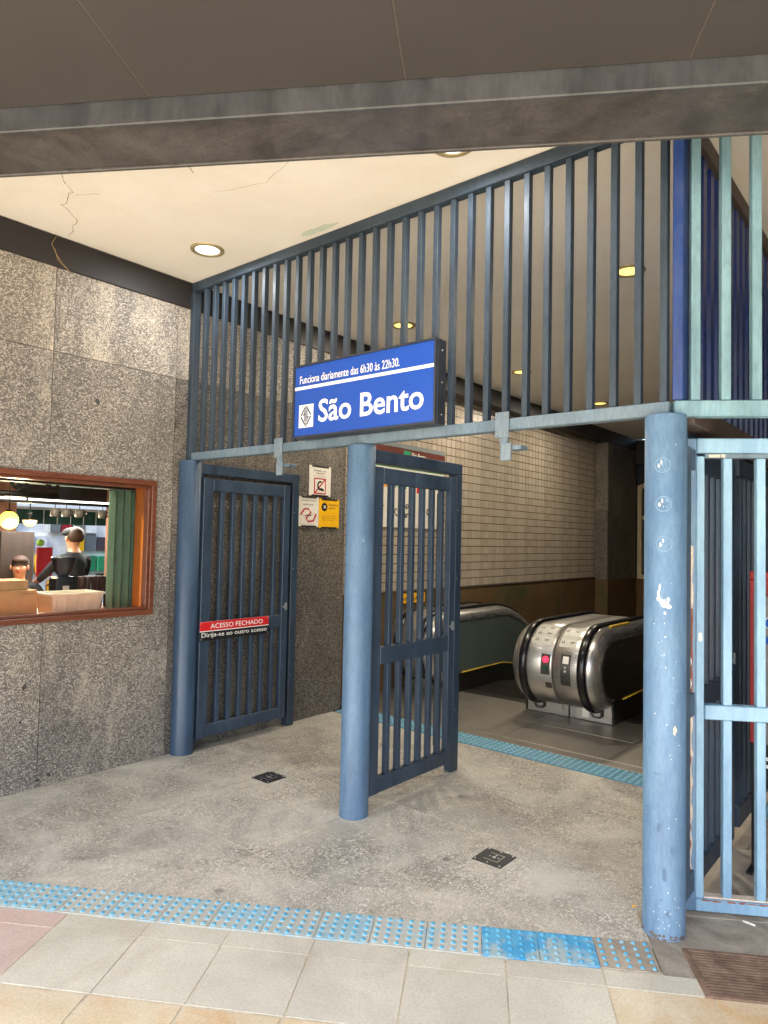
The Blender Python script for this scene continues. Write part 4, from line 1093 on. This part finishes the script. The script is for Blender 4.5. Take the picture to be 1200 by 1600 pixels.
def steps(t, x0, x1):
    comb = MB(); box(comb, (x0, 2.985, -.02), (x1, 3.12, .004), None, .002)
    for i in range(int((x1-x0)/.03)): box(comb, (x0+.01+.03*i, 3.12, -.012), (x0+.02+.03*i, 3.15, .003))
    build(comb, 'comb_plate', M['steel_dark'], t)
    st = MB(); box(st, (x0+.004, 0, -.16), (x1-.004, .338, -.012), None, 0)
    nr = int((x1-x0)/.03)
    for i in range(nr): box(st, (x0+.01+.03*i, .002, -.012), (x0+.022+.03*i, .336, -.002))
    s0 = build(MB().add([v+Vector((0, 3.125, 0)) for v in st.v], st.f), 'step', M['step'], t)
    y = 3.125; n_ = 0
    for i in range(1, 15):
        y = 3.125+.34*i; dz = min(0, zpath(y+.17)-ZC-RR)
        inst(s0, (0, .34*i, dz), t)
def decals(t, x0, x1, right):
    if not right:
        dpatch(x0+.02, x1-.03, 33, 74, sticker_m, 'instruction_sticker', t)
        for a in (62, 50, 38): text('▲ ◄◄' if 0 else 'ii  =', dsurf(x0+.04, a, .002), (1, 0, 0), Vector((0, math.sin(R_(a)), math.cos(R_(a)))), .12, .03, M['ink'], t, .0, 'pictogram')
        dpatch(1.497, 1.578, -8, 20, M['steel_dark'], 'signal_plate', t, .003)
        for a, mt, nm in ((12.5, M['lampred'], 'red_signal'), (1.0, M['lampgreen'], 'green_signal')):
            p = dsurf(1.537, a, .003); nn = Vector((0, -math.cos(R_(a)), math.sin(R_(a))))
            build(cyl(MB(), p, p+nn*.008, .026, 18, .022), nm, mt, t)
        dpatch(1.53, 1.585, -28, -19, M['steel_dark'], 'small_plate', t, .002)
    else:
        dpatch(x0+.03, x1-.03, 33, 72, sticker_m, 'instruction_sticker', t)
        for a in (60, 38): text('ii  =', dsurf(x0+.045, a, .002), (1, 0, 0), Vector((0, math.sin(R_(a)), math.cos(R_(a)))), .11, .03, M['ink'], t, .0, 'pictogram')
        dpatch(1.672, 1.757, -20, 23, M['steel_dark'], 'key_plate', t, .002)
        dpatch(1.690, 1.74, 10, 20, M['plate_white'], 'display', t, .004)
        for a in (5, 0): 
            p = dsurf(1.715, a, .003); build(cyl(MB(), p, p+Vector((0, -.008, 0)), .010, 12), 'key_switch', M['screw'], t)
eA = thing('escalator', (.8, 2.8, 0), 'left escalator going down beside the tile wall, with red stop light on its newel', 'escalator', 'pair of escalators going down')
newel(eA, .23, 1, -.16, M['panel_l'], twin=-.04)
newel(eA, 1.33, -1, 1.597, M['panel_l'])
steps(eA, .375, 1.185)
decals(eA, 1.37, 1.597, False)
eB = thing('escalator', (2.4, 2.8, 0), 'right escalator going down, its dark inner panel partly hidden by the worn column', 'escalator', 'pair of escalators going down')
newel(eB, 1.85, 1, 1.603, M['steel_dark'])
newel(eB, 2.95, -1, 3.10, M['steel_dark'])
steps(eB, 1.995, 2.805)
decals(eB, 1.603, 1.81, True)
for xx, t in ((1.29, eA), (1.905, eB)):
    mb = MB(); box(mb, (xx-.012, 2.92, ZC+RR-.012), (xx+.012, 3.35, ZC+RR+.004), None, .002)
    build(mb, 'yellow_tape', plain_y, t)
for x, t in ((1.56, eA), (1.64, eB)):
    B('joint_strip', (x-.03, 2.795, .006), (x+.03, 2.7995, .165), M['steel_side'], t, .001)
    mb = MB()
    for z in (.02, .065, .11, .15):
        cyl(mb, (x, 2.792, z), (x, 2.796, z), .004, 8)
    build(mb, 'screw', M['steel_dark'], t)
lab = B('paper_label', (1.715, 2.797, .03), (1.775, 2.7995, .13), M['plate_white'], eB, 0)

# ------------------------------------------------------------------ floor socket covers
def cover(x, y, label):
    t = thing('floor_cover', (x, y, 0), label, 'floor plate', 'black floor latch plates')
    s = .077; rot = R_(0)
    B('plate', (x-s, y-s, .0005), (x+s, y+s, .004), M['plate_dark'], t, .0012)
    mb = MB(); q = .038
    for (a, b, c, d) in ((-q, q, -q, -q+.004), (-q, q, q-.004, q), (q-.004, q, -q+.004, q-.004)): box(mb, (x+a, y+c, .004), (x+b, y+d, .0048))
    build(mb, 'groove_frame', M['landing_edge'], t)
    mb = MB()
    for a, b, r in ((0, 0, .009), (-.065, -.065, .005), (.065, -.065, .005), (.065, .065, .005), (-.065, .065, .005), (0, -.065, .004), (0, .065, .004), (.022, .0, .004), (-.022, 0, .004), (0, .022, .004)):
        cyl(mb, (x+a, y+b, .004), (x+a, y+b, .0062), r, 10)
    build(mb, 'screw', M['screw'], t)
cover(.855, .072, 'square black floor plate with screws, near the left gate')
cover(2.463, .075, 'square black floor plate with bright centre screw, between middle and right columns')

# drain grate
dg = thing('drain_grate', tuple(street(Vector((3.2, -2.0, 0)))), 'rusty slotted drain grate in the ground at lower right', 'drain grate')
mb = MB(); s0, s1, q0, q1 = 2.806, 3.75, -2.122, -1.85
for (a, b, c, d) in ((s0, s1, q0, q0+.012), (s0, s1, q1-.012, q1), (s0, s0+.016, q0+.012, q1-.012), (s1-.016, s1, q0+.012, q1-.012)): box(mb, (a, c, -.004), (b, d, .006), street)
build(mb, 'rim', M['grate'], dg)
s_b = B('slat', (s0+.018, q0+.016, -.006), (s1-.018, q0+.0255, .0035), M['grate'], dg, .001, street)
for i in range(1, 15): inst(s_b, D3*.0165*i, dg)
B('sump', (s0+.01, q0+.01, -.0009), (s1-.01, q1-.01, -.0004), M['pit'], dg, 0, street)
# small litter
mb = MB(); cyl(mb, (3.49, .265, .005), (3.535, .262, .005), .0042, 8); build(mb, 'cigarette_butt', M['whitechip'], label='white cigarette butt on the ground behind the fence', cat='cigarette butt')
lf_ = MB(); lf_.add([(3.11, .09, .002), (3.125, .1, .006), (3.13, .085, .008), (3.118, .075, .002)], [(0, 1, 2, 3)]); build(lf_, 'paper_scrap', M['yellow'], label='tiny yellow paper scrap on the floor left of the worn column', cat='litter')

# ------------------------------------------------------------------ cafe window
cw = thing('cafe_window', (0, -1.15, .96), 'wood framed serving window of the cafe in the granite wall', 'window')
mb = MB()
def ring(mb, y0, y1, z0, z1, w_, x0, x1):
    box(mb, (x0, y0, z0), (x1, y1, z0+w_), None, .003); box(mb, (x0, y0, z1-w_), (x1, y1, z1), None, .003)
    box(mb, (x0, y0, z0+w_+.0005), (x1, y0+w_, z1-w_-.0005), None, .003); box(mb, (x0, y1-w_, z0+w_+.0005), (x1, y1, z1-w_-.0005), None, .003)
ring(mb, WY0, WY1, WZ0, WZ1, .034, -.012, .022); build(mb, 'frame', M['wood_dark'], cw)
mb = MB(); ring(mb, WY0+.035, WY1-.035, WZ0+.035, WZ1-.035, .018, -.05, .006); build(mb, 'inner_bead', M['wood_dark'], cw)
B('reveal_board', (-.19, WY1-.034, WZ0+.0), (-.02, WY1-.006, WZ1), M['wood_orange'], cw, .002)
B('reveal_board', (-.19, WY0, WZ1-.045), (-.02, WY1-.036, WZ1-.005), M['wood_orange'], cw, .002)
B('sill_board', (-.19, WY0, WZ0-.002), (-.02, WY1-.036, WZ0+.028), M['wood_orange'], cw, .002)
B('pane', (-.066, WY0+.04, WZ0+.05), (-.062, WY1-.05, WZ1-.05), M['glass'], cw, 0)

# folding shutter
sh = thing('folding_shutter', (-.3, -.35, 1.0), 'green accordion shutter folded at the right of the cafe window', 'shutter')
pv_ = MB(); 
z0, z1 = .985, 1.80
for i in range(7):
    a = -.455+.028*i
    x0 = -.235 if i % 2 == 0 else -.205; x1 = -.205 if i % 2 == 0 else -.235
    mb = MB(); prism(mb, [(x0-.004, a), (x0+.004, a), (x1+.004, a+.0275), (x1-.004, a+.0275)], z0, z1, lambda p, q, h: Vector((p, q, h)))
    build(mb, 'shutter_leaf', M['shutter_green'], sh)
B('track', (-.25, -1.9, 1.802), (-.19, -.262, 1.825), M['iron'], sh, .001)
B('lock', (-.203, -.412, 1.30), (-.196, -.397, 1.325), M['grey_bolt'], sh, .001)

# cafe shell
cs = thing('cafe_room', (-2.5, .5, 0), 'dim cafe interior seen through the wooden window', 'room')
B('floor_deck', (-6.2, -3, -.05), (-.45, 5, -.02), M['darkwood'], cs, 0)
B('low_ceiling', (-5.0, -3, 2.32), (-.42, 5, 2.40), M['darkwood'], cs, 0)
B('front_wall', (-5, -3.0, 0), (-.19, -2.9, 2.4), M['terracotta'], cs, 0)
B('side_wall', (-5, 4.9, 0), (-.45, 5, 2.4), M['terracotta'], cs, 0)
B('ceiling_strip', (-.42, -3, 2.32), (-.19, 1.55, 2.40), M['darkwood'], cs, 0)
B('back_wall', (-3.95, -2.9, 0), (-3.85, .42, 2.3), M['terracotta'], cs, 0)
B('back_dado', (-3.85, -2.9, 0), (-3.82, .42, 1.36), M['darkwood'], cs, 0)
B('lintel', (-3.95, .42, 1.88), (-3.85, 4.9, 2.3), M['darkwood'], cs, 0)
B('door_post', (-3.2, 1.12, 0), (-3.12, 1.20, 2.3), M['terracotta'], cs, 0)
ct = B('counter', (-.80, -2.6, .90), (-.192, 1.2, .968), M['counter'], label='wooden cafe counter just inside the window', cat='counter')
cr = MB(); Y0, Y1, X0_, X1_, Z0_, Z1_ = -.80, -.462, -.50, -.26, .970, 1.105
prism(cr, [(X0_+.02, Y0+.02), (X1_-.02, Y0+.02), (X1_-.02, Y1-.02), (X0_+.02, Y1-.02)], Z0_, Z0_+.008, XY)
def wallq(a, b, a2, b2): cr.add([(*a, Z0_), (*b, Z0_), (*b2, Z1_), (*a2, Z1_)], [(0, 1, 2, 3)])
lo4 = [(X0_+.015, Y0+.015), (X1_-.015, Y0+.015), (X1_-.015, Y1-.015), (X0_+.015, Y1-.015)]; hi4 = [(X0_, Y0), (X1_, Y0), (X1_, Y1), (X0_, Y1)]
for i in range(4): wallq(lo4[i], lo4[(i+1) % 4], hi4[i], hi4[(i+1) % 4])
for (a, b, c, d) in ((X0_-.012, X1_+.012, Y0-.012, Y0+.004), (X0_-.012, X1_+.012, Y1-.004, Y1+.012), (X0_-.012, X0_+.004, Y0+.004, Y1-.004), (X1_-.004, X1_+.012, Y0+.004, Y1-.004)): box(cr, (a, c, Z1_-.012), (b, d, Z1_+.002))
for i in range(5): box(cr, (X1_-.010, Y0+.03+.068*i, Z0_+.01), (X1_+.006, Y0+.038+.068*i, Z1_-.012))
build(cr, 'plastic_crate', M['crate'], label='cream plastic crate on the cafe counter by the green shutter', cat='crate')
def carton(y0, y1, z0, z1, x0, x1, label, writing=None):
    t = thing('cardboard_box', ((x0+x1)/2, (y0+y1)/2, z0), label, 'cardboard box', 'cardboard boxes in the cafe window')
    B('body', (x0, y0, z0), (x1, y1, z1), M['card'], t, .003)
    B('flap', (x0, y0+.001, z1+.0005), ((x0+x1)/2-.002, y1-.001, z1+.004), M['card'], t, .001); B('flap', ((x0+x1)/2+.002, y0+.001, z1+.0005), (x1, y1-.001, z1+.004), M['card'], t, .001)
    if writing:
        text(writing, (x1, y1-.10, z1-.022), YD, ZD, .08, .012, M['ink'], t, .0)
        for i in range(7): B('printed_mark', (x1, y0+.03+.014*i, z0+.03), (x1+.0006, y0+.036+.014*i, z0+.075), M['ink'], t, 0)
carton(-1.32, -.90, .970, 1.135, -.50, -.24, 'larger printed cardboard box at the left end of the counter', 'CAIXA')
carton(-1.30, -.945, 1.141, 1.195, -.48, -.27, 'smaller open cardboard box on top of the larger one')
# coffee grinder
cg = thing('coffee_grinder', (-.66, -.55, .968), 'black coffee grinder with hopper on the cafe counter', 'coffee grinder')
mb = MB(); box(mb, (-.72, -.62, .969), (-.60, -.47, 1.19), None, .01); build(mb, 'body', M['blackgoods'], cg)
mb = MB(); lathe(mb, (-.66, -.545, 1.191), [(.035, 0), (.06, .04), (.082, .12), (.085, .135), (.0001, .14)], 16); build(mb, 'hopper', M['blackgoods'], cg)
B('label_sticker', (-.5995, -.575, 1.10), (-.598, -.53, 1.13), M['white'], cg, 0); B('label_sticker', (-.5995, -.565, 1.05), (-.598, -.535, 1.08), M['white'], cg, 0)
# stack of cups
cu_ = thing('cup_stacks', (-.62, -.3, .968), 'row of dark ribbed cup stacks beside the grinder', 'cup stacks')
for i in range(5):
    mb = MB(); lathe(mb, (-.58, -.452+.046*i, .969), [(.016, 0), (.021, .21), (.024, .215), (.024, .225), (.0001, .225)], 12); build(mb, 'cup_stack', M['cups'], cu_)
# globe lamps
def pend(name, x, y, z, r, mt, label, z2=2.32, half=False):
    t = thing(name, (x, y, z), label, 'pendant lamp')
    mb = MB(); pr = []
    for i in range(13):
        a = R_(-90+(90 if half else 180)*i/12); pr.append((max(.0001, r*math.cos(a)), r*math.sin(a)))
    lathe(mb, (x, y, z), pr, 20); build(mb, 'globe', mt, t)
    build(cyl(MB(), (x, y, z+r*.9 if not half else z), (x, y, z2), .006, 6), 'cord', M['iron'], t)
    build(cyl(MB(), (x, y, z+r*.85), (x, y, z+r*1.2), .025, 10), 'cap', M['iron'], t)
pend('globe_lamp', -2.0, -.39, 1.595, .075, M['glow'], 'glowing yellow globe lamp inside the cafe window')
pend('bowl_lamp', -3.2, .29, 1.62, .068, M['glow2'], 'small peach coloured bowl lamp behind the yellow globe', half=True)
def lamp(parent, p, typ, e, col, size=.1, rot=None):
    l = bpy.data.lights.new('bulb', typ); l.energy = e; l.color = col
    if typ == 'POINT': l.shadow_soft_size = size
    else: l.shape = 'RECTANGLE'; l.size = size[0]; l.size_y = size[1]
    o = bpy.data.objects.new('bulb', l); COL.objects.link(o); o.parent = parent; o.location = Vector(p)*K
    if rot: o.rotation_euler = rot
lamp(None, (-1.9, -.39, 1.49), 'POINT', 12, (1, .8, .5), .06)
lamp(None, (-2.87, .7, 1.79), 'AREA', 13, (1, .96, .88), (.05*K, 1.7*K))
cl_ = thing('cafe_ceiling_lamp', (-.62, -1.0, 2.26), 'round warm lamp under the cafe ceiling above the counter', 'ceiling lamp')
build(cyl(MB(), (-.62, -1.0, 2.26), (-.62, -1.0, 2.319), .09, 20), 'housing', M['rim'], cl_); build(cyl(MB(), (-.62, -1.0, 2.252), (-.62, -1.0, 2.259), .08, 20), 'lens', M['lens_warm'], cl_)
lamp(cl_, (0, 0, -.02), 'AREA', 7, (1, .86, .66), (.15, .15))
# rail with mugs
mr = thing('mug_rail', (-1.4, .2, 1.7), 'dark rail under the cafe ceiling from which mugs hang', 'rail')
build(cyl(MB(), (-1.4, -1.2, 1.735), (-1.4, 1.3, 1.735), .012, 8), 'rod', M['iron'], mr)
for y_ in (-.5, .4, 1.2): build(cyl(MB(), (-1.4, y_, 1.74), (-1.4, y_, 2.32), .008, 6), 'hanger', M['iron'], mr)
def mug(y_, z_, label):
    t = thing('mug', (-1.4, y_, z_), label, 'mug', 'mugs hanging from the cafe rail')
    mb = MB(); lathe(mb, (-1.4, y_, z_), [(.0001, 0), (.030, 0), (.036, .01), (.037, .07), (.034, .07), (.033, .012)], 14); build(mb, 'cup', M['mug'], t)
    mb = MB(); tube(mb, [(-1.4, y_+.036, z_+.055), (-1.4, y_+.06, z_+.05), (-1.4, y_+.06, z_+.025), (-1.4, y_+.036, z_+.015)], .005, 6); build(mb, 'handle', M['mug'], t)
    build(cyl(MB(), (-1.4, y_, z_+.07), (-1.4, y_, 1.725), .003, 5), 'hook', M['iron'], t)
for i, (y_, lb) in enumerate(((-.28, 'grey mug hanging leftmost on the rail, near the yellow globe'), (-.19, 'second grey mug from the left on the rail'), (-.08, 'grey mug hanging in the middle of the rail'), (.12, 'grey mug hanging right of the middle of the rail'), (.24, 'rightmost grey mug on the rail, near the green shutter'))):
    mug(y_, 1.625, lb)
# tube light and pipes
B('tube_light', (-2.9, -.2, 1.80), (-2.84, 1.6, 1.83), M['tube'], label='long white strip light across the back of the cafe', cat='strip light')
pi = thing('iron_pipes', (-1.6, -.7, 1.8), 'black iron pipework with wheels at the top left of the window', 'pipework')
mb = MB(); cyl(mb, (-1.6, -.78, 1.80), (-1.6, -.18, 1.80), .026, 10)
build(mb, 'pipe', M['iron'], pi)
for y_, z_, r_ in ((-.50, 1.90, .06), (-.24, 1.92, .055), (-.72, 1.80, .042)):
    mb = MB()
    for i in range(16):
        a, b = 2*math.pi*i/16, 2*math.pi*(i+1)/16
        cyl(mb, (-1.55, y_+r_*math.cos(a), z_+r_*math.sin(a)), (-1.55, y_+r_*math.cos(b), z_+r_*math.sin(b)), .012, 6)
    for i in range(3):
        a = i*2.094; cyl(mb, (-1.55, y_, z_), (-1.55, y_+r_*math.cos(a), z_+r_*math.sin(a)), .008, 6)
    build(mb, 'valve_wheel', M['iron'], pi)
B('glass_shelf', (-2.4, -.4, 1.94), (-2.2, 1.0, 1.955), M['shutter_green'], label='thin greenish glass shelf high inside the cafe', cat='shelf')
B('dark_cabinet', (-3.4, -.02, 0), (-3.1, .30, 1.50), M['darkwood'], label='tall dark cabinet behind the seated woman', cat='cabinet')
# awning and far shopfront
aw = thing('awning', (-4.6, 2.0, 1.6), 'green awning with white stripes beyond the cafe', 'awning')
for i in range(14):
    y0 = .55+.17*i
    B('valance_strip', (-4.62, y0, 1.60), (-4.60, y0+.155, 1.78), M['awning'], aw, 0); B('white_stripe', (-4.62, y0+.156, 1.60), (-4.60, y0+.168, 1.78), M['far_white'], aw, 0)
B('awning_edge', (-4.62, .5, 1.782), (-4.60, 3.0, 1.81), M['far_white'], aw, 0)
fs_ = thing('far_shopfront', (-9, 4, 0), 'pale sunlit shopfront with coloured goods seen through the cafe', 'building')
B('facade', (-9.2, -1.5, 0), (-9.0, 8, 3.4), M['far_white'], fs_, 0)
rf_ = random.Random(5)
cols_ = ['far_grey', 'far_grey', 'far_white', 'red', 'yellow', 'darkred', 'green', 'blackgoods', 'far_grey', 'slab_ochre', 'cups', 'far_grey']
y_ = .4; n_ = 0
while y_ < 6.6:
    w_ = rf_.uniform(.12, .34)
    for z_ in (0.35, .75, 1.15, 1.5):
        if rf_.random() < .72: B('display_panel', (-8.99, y_, z_), (-8.90-rf_.uniform(0, .06), y_+w_*.85, z_+rf_.uniform(.15, .36)), M[rf_.choice(cols_)], fs_, 0)
    y_ += w_
B('far_banner', (-5.0, 1.15, .92), (-4.97, 1.35, 1.30), M['red'], label='red and yellow banner standing in the bright street beyond', cat='banner')
build(lathe(MB(), (-5.0, 1.2, 1.36), [(.0001, -.05), (.04, -.03), (.05, 0), (.04, .03), (.0001, .05)], 12), 'balloon', plain('lime', srgb(170, 210, 40), .4), label='small lime green balloon above the red banner', cat='balloon')

# ------------------------------------------------------------------ people
def skin_mesh(name, verts, edges, rad, mt, parent=None, fr=None, sub=2, face_mat=None, mats=None, **kw):
    me = bpy.data.meshes.new(name); P_ = [fr(Vector(v)) for v in verts]
    org = Vector((P_[0].x, P_[0].y, min(p.z for p in P_)))
    me.from_pydata([tuple((p-org)*K) for p in P_], edges, [])
    ob = bpy.data.objects.new(name, me); COL.objects.link(ob)
    md = ob.modifiers.new('s', 'SKIN'); md.use_smooth_shade = True
    for i, r in enumerate(rad):
        me.skin_vertices[0].data[i].radius = ((r if not isinstance(r, tuple) else r[0]), (r if not isinstance(r, tuple) else r[1]))
    me.skin_vertices[0].data[0].use_root = True
    m2 = ob.modifiers.new('u', 'SUBSURF'); m2.levels = sub; m2.render_levels = sub
    dg_ = bpy.context.evaluated_depsgraph_get(); new = bpy.data.meshes.new_from_object(ob.evaluated_get(dg_))
    bpy.data.objects.remove(ob); bpy.data.meshes.remove(me)
    new.name = name; new.materials.clear()
    for x in (mats or [mt]): new.materials.append(x)
    for p in new.polygons:
        p.use_smooth = True
        if face_mat: p.material_index = face_mat(p.center/K+org)
    o = bpy.data.objects.new(name, new); link(o, name, parent, org); return tag(o, **kw)
def person(x, y, z0, face, label, shirt, hairm, seated=False, cap=False, arm=0, sc_=1.0):
    S = sc_/K
    rot = Matrix.Rotation(face, 3, 'Z')
    fr = lambda p: Vector((x, y, z0)) + rot @ (p*S)
    dz = -.43 if seated else 0
    V = [(0, 0, .95), (0, 0, 1.10), (0, .02, 1.30), (0, .0, 1.42), (0, 0, 1.475), (0, .01, 1.53), (0, .03, 1.61), (0, .03, 1.69)]
    Rr = [.15, .135, (.17, .12), (.13, .09), .078, .054, .082, .088]
    E = [(0, 1), (1, 2), (2, 3), (3, 4), (4, 5), (5, 6), (6, 7)]
    V = [(a, b, c+dz) for a, b, c in V]; Rk = [r*S*K if not isinstance(r, tuple) else (r[0]*S*K, r[1]*S*K) for r in Rr]
    hands = []
    def chain(start, pts, rads):
        prev = start
        for p, r in zip(pts, rads):
            V.append(p); Rk.append(r*S*K); E.append((prev, len(V)-1)); prev = len(V)-1
        return prev
    for s in (-1, 1):
        if arm: pts = [(s*.19, .0, 1.42+dz), (s*.30, .16, 1.20+dz), (s*.18, .42, 1.12+dz), (s*.15, .50, 1.11+dz)]
        else: pts = [(s*.19, 0, 1.42+dz), (s*.24, .02, 1.16+dz), (s*.22, .14, .95+dz), (s*.21, .2, .90+dz)]
        w_ = chain(3, pts, [.062, .047, .032, .034])
        h = Vector(pts[-1]); hd = (h-Vector(pts[-2])).normalized(); sd = Vector((1, 0, 0))
        for q, L in ((-.028, .055), (-.010, .065), (.010, .062), (.027, .05)):
            a_ = h+hd*.04+sd*q; b_ = a_+hd*L*.6+Vector((0, 0, -.012)); c__ = b_+hd*L*.4+Vector((0, 0, -.02))
            chain(w_, [tuple(a_), tuple(b_), tuple(c__)], [.010, .009, .008])
        a_ = h+sd*(-s*.035)+hd*.01; chain(w_, [tuple(a_), tuple(a_+hd*.03-sd*s*.012)], [.011, .009])
    for s in (-1, 1):
        if seated: pts = [(s*.09, .02, .50), (s*.12, .42, .50), (s*.12, .42, .10), (s*.12, .55, .04)]
        else: pts = [(s*.09, 0, .86), (s*.10, .02, .48), (s*.10, -.02, .09), (s*.10, .13, .04)]
        chain(0, pts, [.09, .06, .045, .035])
    neck = fr(Vector((0, 0, 1.49+dz))).z
    wrist = 1.0
    def fm(c):
        l = rot.inverted() @ ((c-Vector((x, y, z0)))/S)
        if l.z > 1.50+dz: return 0
        if abs(l.x) > .0 and ((arm and l.y > .22) or (not arm and abs(l.x) > .17 and l.z < 1.2+dz)): return 0
        return 1 if l.z > .92+dz else 2
    o = skin_mesh('person', V, E, Rk, None, None, fr, 2, fm, [M['skin'], shirt, M['blackgoods']], label=label, cat='person')
    H = Vector((0, .03, 1.65+dz))
    def ell(c, rx, ry, rz, name, mt, zmin=-1, cut=None):
        mb = MB(); n1, n2 = 14, 10; vs = []
        for i in range(n2+1):
            ph = R_(-90+180*i/n2)
            if math.sin(ph) < zmin: ph = math.asin(zmin)
            for j in range(n1):
                th = 2*math.pi*j/n1; vs.append(fr(Vector(c)+Vector((rx*math.cos(ph)*math.cos(th), ry*math.cos(ph)*math.sin(th), rz*math.sin(ph)))))
        mb.add(vs, [(i*n1+j, i*n1+(j+1) % n1, (i+1)*n1+(j+1) % n1, (i+1)*n1+j) for i in range(n2) for j in range(n1)], 0, True)
        return build(mb, name, mt, o)
    ell(H+Vector((0, -.052, .040)), .098, .094, .104, 'hair', hairm, -.75); ell(H+Vector((0, -.012, .082)), .090, .094, .054, 'hair', hairm, -.3)
    ell(H+Vector((0, .102, -.015)), .014, .02, .02, 'nose', M['skin'])
    for s in (-1, 1):
        ell(H+Vector((s*.032, .084, .012)), .010, .006, .005, 'eye', M['black']); ell(H+Vector((s*.033, .084, .034)), .015, .004, .003, 'eyebrow', hairm)
        ell(H+Vector((s*.090, .0, .0)), .012, .02, .03, 'ear', M['skin'])
    ell(H+Vector((0, .084, -.046)), .024, .008, .007, 'mouth', M['darkred'])
    if cap:
        ell(H+Vector((0, .01, .070)), .108, .128, .062, 'cap', M['cap'], -.25); ell(H+Vector((0, .13, .045)), .075, .045, .010, 'cap_brim', M['cap'])
    return o
person(-2.75, .55, 0, R_(104), 'man in a dark shirt and flat cap, seen from behind in the cafe', M['shirt_navy'], M['hair'], cap=True, arm=1, sc_=1.02)
person(-3.0, .13, .10, R_(-122), 'woman with tied brown hair seated at the cafe table', M['shirt_navy'], M['hair'], seated=True, arm=1)
person(-2.2, -.62, .05, R_(10), 'dark haired person half hidden at the left edge of the window', M['shirt_navy'], M['hair'], seated=True)
B('cafe_table', (-2.95, -.35, .78), (-2.3, .45, .82), M['counter'], label='wooden table between the woman and the man in the cafe', cat='table')
for o in bpy.data.objects:
    if o.name.startswith('cafe_table') and o.type == 'MESH':
        B('leg', (-2.66, .0, -.02), (-2.60, .06, .78), M['iron'], o)
        break
